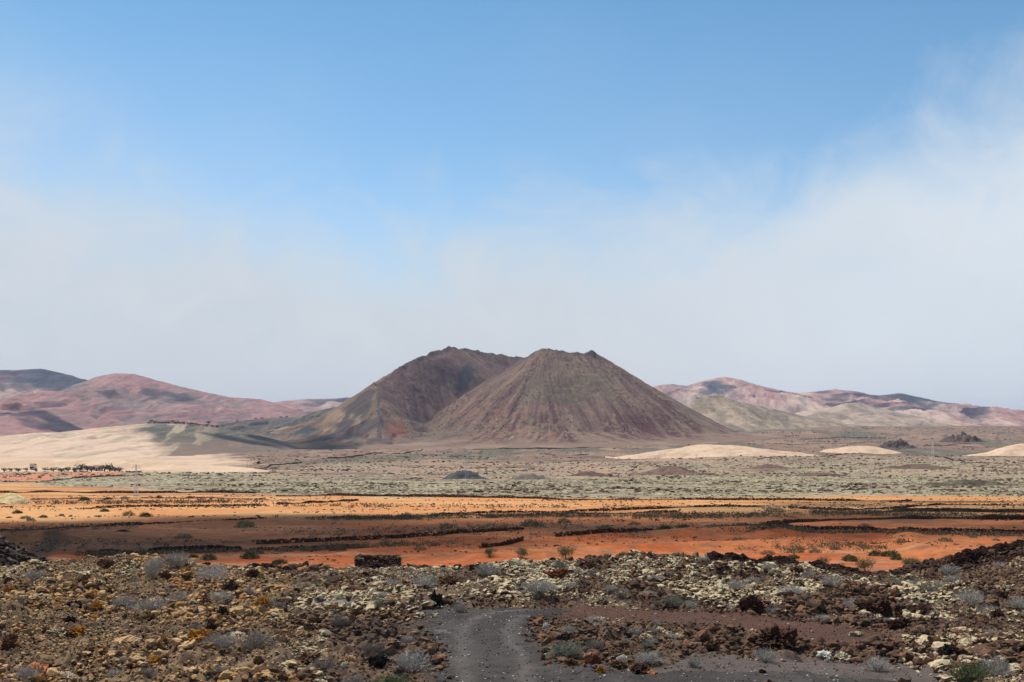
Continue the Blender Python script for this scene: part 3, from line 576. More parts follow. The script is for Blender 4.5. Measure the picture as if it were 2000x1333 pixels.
def fore_zone(X, Y):
    """photo-like zones of the foreground: rock colours and how much lichen"""
    px = PX(X, Y); py = 850 - F * base(X, Y) / Y; n = len(X)
    flat = np.maximum.reduce([poly_mask(X, Y, PATH, 0.9), poly_mask(X, Y, SOIL, 0.9), poly_mask(X, Y, GRAV, 1.0), poly_mask(X, Y, SHELF, 0.2), 0.7 * poly_mask(X, Y, CIND, 0.8)])
    a = fbm(X / 4, Y / 4, 301, 3); b = rng.random(n); d_ = fbm(X / 1.3, Y / 1.3, 302, 3); w = fbm(X / 2.2, Y / 4.5, 303, 3)
    c = np.tile(O_(114, 88, 68), (n, 1)); c = mixc(c, np.tile(O_(84, 64, 52), (n, 1)), (b > 0.55) * 1.0); c = mixc(c, np.tile(O_(130, 92, 70), (n, 1)), (b > 0.85) * 1.0)
    lich = np.clip(0.58 + (a - 0.5) * 1.0 + (rng.random(n) - 0.5) * 1.0, 0, 1)
    lich = lich * (1 - 0.85 * sst(w, 0.50, 0.62))
    lich = lich * (1 - 0.8 * sst(py, 1196, 1225) * (px > 640) * (px < 1760))
    left = 1 - sst(px + (a - 0.5) * 300, 480, 720)
    cl = np.tile(O_(168, 126, 80), (n, 1)); cl = mixc(cl, np.tile(O_(200, 162, 112), (n, 1)), (b > 0.6) * 1.0); cl = mixc(cl, np.tile(O_(104, 78, 58), (n, 1)), (b < 0.36) * 1.0)
    cl = mixc(cl, np.tile(O_(190, 122, 50), (n, 1)), ((b > 0.97) | ((d_ > 0.70) & (b > 0.6))) * 0.7); cl = mixc(cl, np.tile(O_(184, 146, 114), (n, 1)), ((b > 0.4) & (b < 0.47)) * 1.0)
    c = mixc(c, cl, left * 0.92); lich = lich * (1 - left * 0.55 * sst(py, 1120, 1160)) * (1 - 0.3 * left)
    lich = lich * (1 - 0.35 * sst(py, 1235, 1280) * (px > 1500)); lowc = sst(py, 1230, 1290) * (px > 1100); c = mixc(c, np.tile(O_(110, 82, 64), (n, 1)), lowc * 0.5)
    # the bare dark band of clinker at the top of the ridge right of the middle
    top = sst(Y, 57, 61) * (px > 1380); c = mixc(c, np.tile(O_(64, 44, 38), (n, 1)), top * 0.7); lich = lich * (1 - top * 0.8)
    return c, lich, flat
def scatter(n, ymin, ymax, um=0.58):
    Yr = np.sqrt(rng.random(n) * (ymax ** 2 - ymin ** 2) + ymin ** 2); return (rng.random(n) * 2 - 1) * um * Yr, Yr
def rubble(n, ymin, ymax, smin, smax, pw, sub, sink=0.3):
    X, Y = scatter(n, ymin, ymax); c, l, flat = fore_zone(X, Y); cl = fbm(X / 2.5, Y / 2.5, 311, 3)
    keep = (rng.random(n) > flat * 1.05) & (rng.random(n) < np.clip(0.45 + 2.2 * (cl - 0.33), 0.35, 1)); X, Y, c, l = X[keep], Y[keep], c[keep], l[keep]; n = len(X)
    s = (smin + (smax - smin) * rng.random(n) ** pw) * (0.6 + 1.0 * sst(fbm(X / 2.8, Y / 2.8, 312, 3), 0.35, 0.7))
    S = np.stack([s * (0.8 + 0.5 * rng.random(n)), s * (0.8 + 0.5 * rng.random(n)), s * (0.5 + 0.5 * rng.random(n))], 1)
    z_ = ground(X, Y) + Z0 + s * (0.5 - sink + 0.5 * (rng.random(n) - 0.4))
    c = c * (0.75 + 0.5 * rng.random((n, 1)))
    return rock_cloud(np.stack([X, Y, z_], 1), S, np.hstack([c, l[:, None]]), sub)
def join(parts):
    Vs, Fs, Cs, off = [], [], [], 0
    for V_, F_, C_ in parts: Vs.append(V_); Fs.append(F_ + off); Cs.append(C_); off += len(V_)
    return np.concatenate(Vs), np.concatenate(Fs), np.concatenate(Cs)
V, Fc, C = join([rubble(285000, 24, 69, 0.018, 0.062, 1.4, 1), rubble(76000, 25, 69, 0.045, 0.115, 2.0, 1, 0.15), rubble(20000, 25, 69, 0.07, 0.17, 2.6, 2)])
link('lava_rubble', raw_mesh('lava_rubble', V, Fc, C, False, M['rubble']), kind='stuff', label='loose lichen-crusted lava rubble covering the foreground on both sides of the cinder track', category='rubble')
# dark clinker on the slope behind the crest and the small stones of the track
X, Y = scatter(11000, 64, 112, 0.6); c = np.tile(O_(70, 50, 42), (len(X), 1)) * (0.7 + 0.6 * rng.random((len(X), 1)))
s = 0.10 + 0.28 * rng.random(len(X)) ** 2; P1 = rock_cloud(np.stack([X, Y, ground(X, Y) + Z0 + s * 0.2], 1), np.stack([s, s, s * 0.7], 1), np.hstack([c, 0.15 * np.ones((len(X), 1))]), 1)
link('clinker', raw_mesh('clinker', *P1[:2], P1[2], False, M['wallstone']), kind='stuff', label='dark brown clinker on the slope falling away behind the lava ridge', category='clinker')
X, Y = scatter(30000, 24, 47); flat = np.maximum.reduce([poly_mask(X, Y, PATH, 0.2), poly_mask(X, Y, GRAV, 0.3), 0.8 * poly_mask(X, Y, SOIL, 0.3), 0.8 * poly_mask(X, Y, CIND, 0.4)]); k = rng.random(len(X)) < flat
X, Y = X[k], Y[k]; n = len(X); b = rng.random(n); soil = poly_mask(X, Y, SOIL, 0.2)
c = np.where((b < 0.10)[:, None], O_(205, 195, 180), np.where((b < 0.22)[:, None], O_(150, 122, 98), np.where((b < 0.6)[:, None], O_(62, 56, 54), O_(100, 90, 84))))
c = mixc(c, np.tile(O_(96, 66, 52), (n, 1)), soil * (b > 0.04)); s = 0.008 + 0.026 * rng.random(n) ** 3 + 0.012 * (b < 0.10)
P1 = rock_cloud(np.stack([X, Y, ground(X, Y) + Z0 + 0.008 + s * 0.3], 1), np.stack([s, s, s * 0.7], 1), np.hstack([c, np.zeros((n, 1))]), 1)
link('gravel', raw_mesh('gravel', *P1[:2], P1[2], False, M['boulder']), kind='stuff', label='white, brown and black pebbles strewn over the grey cinder track', category='gravel')

LMK = [(1515, 1262, 'the largest dark boulder'), (1605, 1275, 'the pale rock pair'), (1705, 1185, 'the broad lava crag'), (851, 1175, 'the upright black boulder'), (1086, 1140, 'the rust-coloured boulder'), (70, 1315, 'the bright orange split rock'),
       (222, 1268, 'the wide tan slab'), (190, 1190, 'the mustard yellow rock'), (250, 1115, 'the pale skyline crag'), (434, 1208, 'the black hollow rock'), (432, 1265, 'the large pale shrub'), (296, 1190, 'the spreading grey shrub'), (415, 1132, 'the long low grey shrub'),
       (592, 1150, 'the bushy grey shrub'), (640, 1187, 'the flat grey shelf'), (735, 1105, 'the stone ruin'), (729, 1270, 'the brown-grey shrub'), (1054, 1172, 'the wide grey shrub'), (1107, 1278, 'the green-grey shrub'), (1250, 1305, 'the long dark lining stone'),
       (1314, 1172, 'the olive-tinged shrub'), (1895, 1325, 'the corner green tuft'), (1895, 1175, 'the blue-grey shrub trio'), (1680, 1250, 'the red soil patch'), (1770, 1125, 'the dip in the ridge'), (1853, 1295, 'the big black corner boulder'), (682, 1284, 'the tan rounded boulder'),
       (870, 1200, 'the back of the track'), (1464, 1235, 'the brown pale-topped boulder'), (1468, 1180, 'the craggy boulder'), (1220, 1088, 'the skyline green bush'), (20, 1125, 'the left end of the ridge'), (1990, 1085, 'the right end of the ridge'), (1990, 1240, 'the right frame edge'), (1440, 1140, 'the middle of the right bank'), (5, 1240, 'the left frame edge')]
LMF = [(735, 1100, 'the stone ruin'), (487, 1090, 'the largest round bush'), (1108, 1085, 'the tall yellow-green bush'), (96, 1040, 'the black gravel pile'), (240, 1040, 'the flat black gravel'), (980, 1067, 'the short dark wall'), (1300, 1037, 'the rising dark wall'), (1724, 1086, 'the joined bush pair'),
       (1512, 1000, 'the wide yellowish bush'), (1780, 1115, 'the spindly pale bush'), (20, 980, 'the small pale dune'), (266, 968, 'the left pylon'), (60, 1055, 'the red bank'), (1760, 1014, 'the thick black wall'), (750, 1055, 'the long field wall'), (1850, 1092, 'the curved orange berm'), (1600, 1104, 'the dark shrub behind the ridge wall')]
USED = set()
def where(px, py, kind, lm):
    """a label that tells one of many look-alikes by what it lies beside"""
    o = sorted(lm, key=lambda q: math.hypot(px - q[0], (py - q[1]) * 1.8))
    def rel(q):
        dx, dy = px - q[0], (py - q[1]) * 1.8; dd = math.hypot(dx, dy); a = 'just ' if dd < 30 else ('' if dd < 75 else 'well ')
        if abs(dx) > 2 * abs(dy): r = 'right of' if dx > 0 else 'left of'
        elif abs(dy) > 2 * abs(dx): r = 'below' if dy > 0 else 'above'
        else: r = ('below' if dy > 0 else 'above') + ' and ' + ('right of' if dx > 0 else 'left of')
        return a + r + ' ' + q[2]
    c = ['%s %s' % (kind, rel(q)) for q in o[:3]] + ['%s between %s and %s' % (kind, o[0][2], o[k][2]) for k in (1, 2, 3)] + ['%s %s, toward %s' % (kind, rel(o[0]), o[k][2]) for k in (1, 2, 3, 4, 5)]
    for t in c:
        if t not in USED and len(t.split()) <= 16: USED.add(t); return t
    return c[0]

# rocks one can tell apart
def rock_mesh(name, k, col, lich, mat='boulder', sub=3):
    V_, F_ = RV[sub][k % len(RV[sub])]; C_ = np.tile(np.append(col, lich), (len(V_), 1)); m = raw_mesh(name, V_, F_, C_, False, M[mat]); return m
BC = {'dark': (O_(78, 54, 43), 0.08), 'black': (O_(52, 43, 40), 0.0), 'red': (O_(132, 80, 56), 0.05), 'brown': (O_(112, 80, 60), 0.12), 'tan': (O_(196, 158, 118), 0.1), 'orange': (O_(214, 146, 98), 0.0),
      'gold': (O_(176, 118, 48), 0.1), 'pale': (O_(206, 198, 170), 0.5), 'white': (O_(232, 226, 210), 0.3), 'mix': (O_(110, 82, 62), 0.62)}
BM = {(c_, v_): rock_mesh('rock', v_, *BC[c_]) for c_ in BC for v_ in range(5)}
def place_rock(px, py, w, h, colr, v, label, group=None, name='boulder', cat='boulder'):
    x_, y_ = fg(px, py); wx_ = w / 2 / F * y_ / 0.95; hz_ = h / F * y_ * 0.62
    y_ += wx_ * 0.5; x_ = (px - 1000) / F * y_
    o = link(name, BM[(colr, v % 5)], loc=(x_, y_, gz(x_, y_) + Z0 + hz_ * 0.42), label=label, category=cat, group=group)
    o.scale = (wx_, wx_ * 0.85, hz_); o.rotation_euler = (0.2 * math.sin(px), 0.2 * math.cos(py), px * 0.7); return o
ROCKS = [(1515, 1270, 84, 44, 'dark', 0, 'largest dark brown boulder beside the red soil patch, right foreground'),
 (1464, 1243, 38, 24, 'mix', 1, 'brown boulder with pale lichen top just left of the largest dark boulder'),
 (1608, 1279, 32, 16, 'white', 2, 'whitish lichen-covered rock at the near edge of the red soil, left one of a pair'),
 (1645, 1279, 36, 18, 'pale', 3, 'pale hunched rock at the near edge of the red soil, right one of a pair'),
 (1468, 1192, 48, 34, 'dark', 4, 'dark brown craggy boulder behind the red soil patch'),
 (1705, 1197, 66, 36, 'dark', 1, 'broad dark lava crag on the right rubble slope with smooth streaked flank'),
 (1768, 1198, 46, 24, 'dark', 2, 'low dark crag touching the right side of the broad lava crag'),
 (1748, 1160, 30, 16, 'red', 0, 'rusty brown knob above the broad lava crag on the right'),
 (851, 1190, 26, 28, 'black', 0, 'upright black boulder in the pale rubble above the track'),
 (880, 1150, 40, 20, 'brown', 3, 'reddish brown slab-like boulder above and right of the upright black boulder'),
 (1086, 1146, 48, 22, 'red', 1, 'low rust-coloured boulder in the cream rubble straight above the track'),
 (70, 1322, 50, 36, 'orange', 2, 'bright orange split rock in the bottom left corner'),
 (130, 1322, 42, 16, 'pale', 4, 'flat pale rock just right of the bright orange split rock'),
 (222, 1274, 96, 16, 'tan', 1, 'wide flat tan slab in the left rubble'),
 (190, 1195, 26, 16, 'gold', 3, 'mustard yellow rock in the left rubble'),
 (250, 1122, 42, 28, 'mix', 0, 'pale crusted crag standing on the left skyline of the ridge'),
 (207, 1114, 28, 20, 'brown', 2, 'brown pointed rock on the ridge left of the pale crusted crag'),
 (357, 1114, 36, 18, 'dark', 3, 'black-brown blocky rock on the ridge right of the pale grey shrubs'),
 (452, 1152, 32, 18, 'dark', 0, 'dark reddish block behind the long grey shrub on the left'),
 (434, 1216, 30, 22, 'black', 4, 'black hollow-looking rock in the middle of the left rubble'),
 (145, 1190, 26, 16, 'black', 1, 'black rock left of the mustard yellow rock'),
 (138, 1218, 30, 20, 'black', 3, 'black rock below the mustard yellow rock'),
 (682, 1294, 40, 22, 'tan', 0, 'tan rounded boulder left of the track among dry shrubs'),
 (736, 1304, 34, 26, 'black', 2, 'black boulder between the tan boulder and the big grey shrub'),
 (672, 1304, 12, 10, 'white', 1, 'small white pointed stone under the tan rounded boulder'),
 (1063, 1248, 20, 10, 'orange', 4, 'smooth pale orange stone at the right edge of the track'),
 (1077, 1261, 30, 20, 'red', 0, 'round rust-brown boulder under the smooth pale orange stone'),
 (1100, 1259, 26, 18, 'black', 1, 'black boulder right of the round rust-brown boulder at the track edge'),
 (1119, 1261, 24, 14, 'tan', 2, 'tan stone right of the black boulder at the track edge'),
 (1065, 1228, 14, 12, 'white', 3, 'white upright stone farthest back on the right track edge'),
 (1150, 1287, 24, 12, 'pale', 0, 'pale block above the red-brown kerb stones right of the track'),
 (1154, 1301, 36, 17, 'red', 3, 'red-brown flat-faced block lining the gravel right of the track'),
 (1115, 1302, 28, 13, 'brown', 2, 'brown stone at the left end of the row lining the gravel'),
 (1200, 1285, 24, 12, 'pale', 1, 'pale lichened stone left of its twin behind the lining stones'),
 (1217, 1291, 22, 13, 'white', 4, 'whitish angular stone right of its twin behind the lining stones'),
 (1203, 1305, 28, 14, 'brown', 0, 'dark brown stone in the middle of the row lining the gravel'),
 (1174, 1316, 22, 14, 'gold', 1, 'golden brown stone lying out on the gravel in front of the row'),
 (1250, 1311, 46, 20, 'dark', 3, 'long dark stone at the right end of the row lining the gravel'),
 (1272, 1313, 16, 8, 'orange', 2, 'small orange stone leaning on the long dark stone'),
 (810, 1262, 24, 9, 'tan', 3, 'flat tan stone at the left edge of the track'),
 (1686, 1265, 16, 8, 'brown', 2, 'lone brown stone lying on the red soil patch'),
 (1671, 1243, 28, 9, 'pale', 1, 'flat whitish crust of stone on the far side of the red soil'),
 (1632, 1261, 10, 9, 'dark', 4, 'small dark upright stone on the red soil'),
 (1730, 1288, 26, 15, 'black', 3, 'black lump at the right end of the gravel'),
 (1675, 1281, 18, 10, 'brown', 1, 'rounded stone right of the pale pair at the gravel edge'),
 (1853, 1306, 38, 22, 'black', 0, 'big black boulder in the lower right corner behind the green tuft'),
 (1995, 1300, 36, 20, 'black', 2, 'black boulder cut by the right edge of the frame'),
 (1490, 1314, 14, 7, 'black', 3, 'small blue-black stone alone on the gravel'),
 (1773, 1113, 18, 16, 'black', 4, 'black pointed rock on the skyline at the dip of the ridge'),
 (1600, 1140, 30, 16, 'dark', 2, 'dark lump in the pale rubble below the dark wall on the right'),
 (1930, 1150, 34, 18, 'dark', 0, 'dark lava lump high on the right-hand slope'),
 (620, 1150, 30, 14, 'brown', 4, 'brown hump in the cream rubble left of the stone ruin'),
 (1010, 1182, 20, 12, 'tan', 0, 'tan block at the back edge of the track'),
 (770, 1170, 22, 12, 'orange', 3, 'salmon coloured rock in the cream rubble below the ruin'),
 (700, 1162, 50, 16, 'brown', 1, 'long low brown outcrop below the stone ruin')]
for i, r_ in enumerate(ROCKS): place_rock(*r_[:5], r_[5], r_[6])
# the other large rocks of the foreground, each a thing
zones = [('golden brown rock lying in the tan rubble left of the track', 'golden brown rocks left of the track', ['brown', 'tan', 'mix', 'brown', 'gold', 'dark'], lambda px, py: px < 600),
         ('cream-crusted lava rock in the pale rubble bank behind the track', 'cream-crusted rocks behind the track', ['mix', 'dark', 'brown', 'mix', 'pale'], lambda px, py: 600 <= px < 1450 and py < 1190),
         ('lichen-spotted lava rock on the rubble slope at the right', 'lichen-spotted rocks on the right slope', ['mix', 'dark', 'dark', 'mix', 'brown'], lambda px, py: px >= 1450 and py < 1235),
         ('brown lava rock in the low rubble beside the gravel', 'brown rocks beside the gravel', ['brown', 'mix', 'black', 'tan'], lambda px, py: True)]
CN = {'dark': 'dark brown rock', 'black': 'black rock', 'red': 'rusty rock', 'brown': 'brown rock', 'tan': 'tan rock', 'orange': 'orange rock', 'gold': 'mustard-coloured rock', 'pale': 'pale rock', 'white': 'white rock', 'mix': 'cream-crusted rock'}
cnt = 0
while cnt < 235:
    x_, y_ = scatter(1, 28.5, 62); x_, y_ = float(x_[0]), float(y_[0])
    if abs(x_ / y_) > 0.415: continue
    px, py = 1000 + F * x_ / y_, 850 - F * float(base(x_, y_)) / y_
    if any(poly_mask(np.array([x_]), np.array([y_]), q, 0.4)[0] > 0.1 for q in (PATH, SOIL, GRAV, SHELF)): continue
    if any(abs(px - r_[0]) < r_[2] * 0.6 and -30 < py - r_[1] < 14 for r_ in ROCKS): continue
    for lb, gp, cols, t_ in zones:
        if t_(px, py): break
    s = (0.12 + 0.20 * random.random() ** 2); o = link('lava_rock', BM[(ccol := random.choice(cols), random.randrange(5))], loc=(x_, y_, gz(x_, y_) + Z0 + s * 0.22), category='rock', group=gp); ck = o.data.name
    o.scale = (s * random.uniform(0.8, 1.4), s, s * random.uniform(0.5, 0.9)); zr = o.scale[2] / max(o.scale[0], o.scale[1])
    adj = ('big ' if s > 0.24 else 'small ' if s < 0.15 else '') + ('flat ' if zr < 0.5 else 'upright ' if zr > 0.82 else '')
    o['label'] = where(px, py, adj + CN[ccol], LMK); o.rotation_euler = (random.uniform(-.4, .4), random.uniform(-.4, .4), random.uniform(0, 6.3)); cnt += 1

# ------------------------------------------------------------------ lava plain beyond the fields: lumps
def plain_lumps(n, f_keep, smin, smax, cols, seed, ya=290, yb=1900):
    Yr = np.exp(rng.random(n) * (math.log(yb) - math.log(ya)) + math.log(ya)); X = (rng.random(n) * 2 - 1) * 0.47 * Yr
    k = f_keep(X, Yr); X, Y = X[k], Yr[k]; n = len(X); s = smin + (smax - smin) * rng.random(n) ** 2; s = s * (Y / 500) ** 0.45
    b = rng.integers(0, len(cols), n); c = np.array(cols)[b] * (0.8 + 0.4 * rng.random((n, 1)))
    return rock_cloud(np.stack([X, Y, ground(X, Y, False) + Z0 + s * 0.15], 1), np.stack([s * 1.3, s * 1.3, s * 0.6], 1), np.hstack([c, np.zeros((n, 1))]), 1)
def k_lich(X, Y):
    px = PX(X, Y); py = 850 - F * base(X, Y) / Y; up = np.interp(px, [0, 200, 400, 600, 900, 1300, 1700, 2000], [942, 950, 957, 966, 972, 973, 970, 972])
    return (py < up) & (py > 893 + 18 * (px < 480))
V1 = plain_lumps(34000, lambda X, Y: k_lich(X, Y) & (fbm(X / 40, Y / 25, 401, 3) > 0.46), 0.2, 0.75, [O_(154, 144, 116), O_(140, 130, 106), O_(168, 156, 124), O_(116, 98, 80)], 1)
V2 = plain_lumps(15000, lambda X, Y: k_lich(X, Y) & (fbm(X / 60, Y / 40, 402, 4) > 0.57), 0.25, 1.15, [O_(104, 82, 68), O_(120, 92, 76), O_(90, 72, 60)], 2)
def k_far(X, Y):
    return (PX(X, Y) > 480) & (fbm(X / 90, Y / 60, 403, 4) > 0.5) & (np.hypot(X - 90, Y - 3000) > 420)
V3 = plain_lumps(9000, k_far, 0.3, 1.3, [O_(82, 66, 58), O_(100, 84, 72), O_(134, 116, 98)], 3, 900, 3600)
V, Fc, C = join([V1, V2, V3])
link('lava_field', raw_mesh('lava_field', V, Fc, C, False, M['wallstone']), kind='stuff', label='grey-green lichened lava lumps of the plain between the orange fields and the volcano', category='lava field')

LV2 = (O_(88, 74, 70), O_(112, 94, 84))
def heap(px, py, w, h, col, label, seed, rough=0.35, group=None, name='lava_mound', cat='mound', ryk=0.8):
    x_, y_ = ray(px, py); rx = w / 2 / F * y_; hh = h / F * y_
    o = mound(name, (px - 1000) / F * (y_ + rx * ryk * .5), y_ + rx * ryk * .5, rx, rx * ryk, hh, col, rough=rough * hh, rs=max(rx * 0.16, 0.4), seed=seed, mat='ground' if y_ < 400 else 'volcano', kind=None, flat=1.2, label=label, category=cat, group=group, step=max(y_ / F * 1.0, 0.15)); return o
heap(908, 937, 116, 18, BL, 'blue-black cinder mound behind the middle pylon', 411, 0.12, cat='cinder mound', name='cinder_mound')
heap(1030, 935, 90, 11, (O_(100, 98, 92), O_(128, 112, 92)), 'low grey cinder mound right of the blue-black one', 412, 0.1, cat='cinder mound', name='cinder_mound')
heap(1150, 927, 90, 9, (O_(116, 88, 76), O_(96, 76, 68)), 'reddish rocky hump right of the low grey cinder mound', 413)
heap(1310, 925, 170, 13, (O_(130, 102, 86), O_(104, 84, 74)), 'broad brown rocky hump in front of the large dune', 414)
heap(1748, 878, 78, 16, LV2, 'dark spiky lava mound at the right end of the small dune', 415, 0.8)
heap(1880, 864, 90, 14, LV2, 'dark spiky lava mound farther right near the skyline', 416, 0.8)
heap(1600, 930, 140, 8, (O_(120, 94, 80), O_(96, 78, 68)), 'brown rocky hump on the right of the grey-green plain', 417)
heap(1790, 918, 150, 9, (O_(124, 100, 84), O_(100, 80, 70)), 'brown rocky hump right below the slender right-hand pylon', 418)
heap(1900, 952, 240, 12, (O_(92, 80, 66), O_(120, 110, 90)), 'long dark rocky bank low on the right of the plain', 419, 0.5, ryk=0.3)
heap(1500, 918, 120, 8, (O_(128, 100, 84), O_(104, 84, 72)), 'small brown hump left of the slender faint pylon', 420)
heap(48, 1052, 9, 4, BL, 'tiny dark cone on the left field', 421) if False else None
heap(48 * 2, 1035 + 8, 22, 9, (O_(36, 32, 34), O_(44, 40, 42)), 'pile of black gravel beside the side road on the left field', 422, 0.05, name='gravel_pile', cat='gravel pile', ryk=1.0)
heap(240, 1040, 34, 4, (O_(38, 34, 36), O_(48, 42, 42)), 'low flat spread of black gravel on the left field', 423, 0.05, name='gravel_pile', cat='gravel pile', ryk=0.8)
# dark rocky knoll at the left edge behind the ridge
o = mound('rocky_knoll', -43.5, 93, 11, 9, 4.9, (O_(74, 60, 54), O_(100, 84, 74)), rough=1.1, rs=2.2, seed=424, mat='ground', kind=None, flat=1.3, label='dark rocky knoll rising at the left edge beside the side road', category='knoll', step=0.2)

n = 5000; X = -43.5 + rng.normal(size=n) * 6; Y = 93 + rng.normal(size=n) * 4.5; r = np.hypot((X + 43.5) / 11, (Y - 93) / 9); k = r < 1.0; X, Y = X[k], Y[k]; n = len(X)
dgk = None
def on_knoll(X, Y):
    bpy.context.view_layer.update(); im = o.matrix_world.inverted(); out = []
    for a_, b_ in zip(X, Y):
        ok, hit, *_ = o.ray_cast(im @ Vector((a_, b_, 200)), Vector((0, 0, -1))); out.append((o.matrix_world @ hit).z if ok else gz(a_, b_) + Z0)
    return np.array(out)
zk = on_knoll(X, Y); s = 0.08 + 0.32 * rng.random(n) ** 2.5; c = np.where((rng.random(n) < 0.3)[:, None], O_(128, 108, 92), O_(70, 54, 46)) * (0.6 + 0.8 * rng.random((n, 1)))
V_, F_, C_ = rock_cloud(np.stack([X, Y, zk + s * 0.3], 1), np.stack([s * 1.2, s, s * 0.8], 1), np.hstack([c, np.full((n, 1), 0.2)]), 1)
link('knoll_stones', raw_mesh('knoll_stones', V_, F_, C_, False, M['wallstone']), kind='stuff', label='broken lava stones covering the dark knoll at the left edge', category='stones')

# ------------------------------------------------------------------ dry stone walls
def stone_wall(pts, label, h=0.7, w=0.8, group='dry stone walls across the fields', col=None, gap=0.0, fn=None, size=0.13, maxn=5200, dark=0.0, lich=0.1):
    h *= 0.5; w *= 0.5; gap = max(gap, 0.35)
    W_ = [ray(*p) for p in pts]; L = [0]
    for a, b in zip(W_, W_[1:]): L.append(L[-1] + math.hypot(b[0] - a[0], b[1] - a[1]))
    Ym = np.mean([p[1] for p in W_]); size = max(size, Ym / F * 0.85); h = max(h, size * 1.2)
    n = int(min(maxn, L[-1] * h * w / (size ** 3 * 2.6) + 30)); t = rng.random(n) * L[-1]
    x_ = np.interp(t, L, [p[0] for p in W_]); y_ = np.interp(t, L, [p[1] for p in W_])
    br = fbm(t / (6 * max(1, Ym / 200)), t * 0 + L[-1], 433, 3); v = rng.random(n)
    off = (rng.random(n) - 0.5) * w * (1.3 - v); y_ = y_ + off + (fbm(t / 9, t * 0, 434, 2) - 0.5) * 1.5 * min(1, Ym / 200); x_ = x_ + off * 0.3
    hh = h * (0.35 + 0.9 * sst(br, 0.3, 0.6)); k = rng.random(n) > gap * sst(br, 0.5, 0.3); x_, y_, v, hh = x_[k], y_[k], v[k], hh[k]; n = len(x_)
    s = size * (0.6 + 0.8 * rng.random(n)); z_ = ground(x_, y_) + Z0 + hh * v
    c = (O_(88, 60, 46) if col is None else col * 1.3) * (0.6 + 0.8 * rng.random((n, 1)))
    cx, cy = W_[0]; cz = gz(cx, cy) + Z0
    V_, F_, C_ = rock_cloud(np.stack([x_ - cx, y_ - cy, z_ - cz], 1), np.stack([s * 1.2, s, s * 0.8], 1), np.hstack([c, np.full((n, 1), lich)]), 1)
    return link('stone_wall', raw_mesh('stone_wall', V_, F_, C_, False, M['wallstone']), loc=(cx, cy, cz), label=label, category='stone wall', group=group)
GW = O_(96, 90, 80)
stone_wall([(170, 1082), (300, 1080), (400, 1077), (470, 1074)], 'grey-brown scrubby stone wall behind the round green bushes on the left field', h=1.1, w=1.6)
stone_wall([(480, 1076), (560, 1073), (640, 1071), (700, 1068)], 'broken dark stone wall continuing right of the round bushes', h=0.6, w=0.9, gap=0.5)
stone_wall([(500, 1064), (600, 1061), (700, 1056), (800, 1050), (900, 1043), (1024, 1035)], 'long dark wall crossing the middle of the field', h=0.8)
stone_wall([(938, 1071), (980, 1067), (1022, 1061)], 'short dark wall in the field above the thorny bush', h=0.8)
stone_wall([(1085, 1055), (1150, 1050), (1230, 1043), (1300, 1037)], 'dark wall rising to the right from the middle of the field', h=0.9)
stone_wall([(640, 1014), (760, 1012), (900, 1008), (1000, 1007), (1150, 1004), (1330, 1002)], 'grey low wall along the far edge of the shaded field', h=0.7, col=GW * 0.7, gap=0.4)
stone_wall([(280, 1025), (380, 1020), (520, 1014)], 'thin broken wall on the shaded left field', h=0.4, gap=0.8)
stone_wall([(0, 1040), (90, 1036), (150, 1032), (280, 1026)], 'dark scrubby wall at the far left behind the red bank', h=0.8, gap=0.4, col=GW * 0.6)
stone_wall([(840, 1006), (960, 1002), (1060, 1000), (1200, 998), (1350, 992), (1480, 990)], 'dark wall just below the bright orange strip', h=0.8, gap=0.2)
stone_wall([(1500, 1040), (1560, 1036), (1640, 1036), (1750, 1037), (1880, 1040), (2010, 1044)], 'dark wall tufted with grass across the right field', h=0.9, w=1.2, gap=0.2)
stone_wall([(1530, 1020), (1620, 1017), (1700, 1015), (1760, 1014), (1840, 1014), (1930, 1016), (2020, 1016)], 'thick black wall in the right field, nearer one of two', h=1.3, w=2.4, maxn=6500)
stone_wall([(1430, 1028), (1500, 1024), (1560, 1019)], 'short dark wall piece at the left end of the thick black wall', h=0.9)
stone_wall([(1690, 1003), (1780, 1000), (1860, 1000), (2010, 1003)], 'rough dark bank of stones behind the thick black wall', h=1.0, w=3.0, maxn=6500, col=O_(84, 68, 58))
stone_wall([(1540, 993), (1660, 997), (1740, 994), (1840, 987), (2010, 989)], 'thin dark wall at the far side of the right field', h=0.7, gap=0.3)
stone_wall([(150, 995), (250, 992), (360, 990), (520, 988)], 'dark dashed wall across the bright orange field at the left', h=0.8, gap=0.5)
stone_wall([(540, 986), (620, 983), (700, 979)], 'dark wall right after the dashed one on the bright orange field', h=0.8, gap=0.2)
stone_wall([(540, 970), (640, 968), (760, 970), (900, 973), (1060, 975)], 'dark wall bounding the grey-green plain in the middle', h=1.3, w=2.5, gap=0.2)
stone_wall([(1060, 976), (1200, 977), (1350, 977), (1560, 978), (1780, 980)], 'dark wall bounding the grey-green plain on the right', h=1.0, w=2.0, gap=0.3)
stone_wall([(0, 962), (120, 961), (260, 962), (400, 960), (500, 962)], 'dark broken wall bounding the fields at the left', h=1.3, w=3.0, gap=0.3)
stone_wall([(60, 976), (200, 974), (330, 973), (520, 975)], 'thin reddish wall among the left orange strips', h=0.7, gap=0.5, col=O_(120, 70, 48))
stone_wall([(0, 943), (80, 941), (160, 936), (250, 932)], 'far dark wall below the red strip by the farm', h=1.4, gap=0.2)
stone_wall([(245, 925), (300, 923), (400, 921), (470, 915), (540, 908), (590, 904)], 'long thin black wall running from the farm toward the volcano', h=1.6, w=1.5, group='far black walls on the plain')
stone_wall([(1470, 897), (1540, 894), (1620, 890), (1700, 883), (1760, 879)], 'black wall running below the dunes on the right', h=1.8, w=1.5, group='far black walls on the plain')
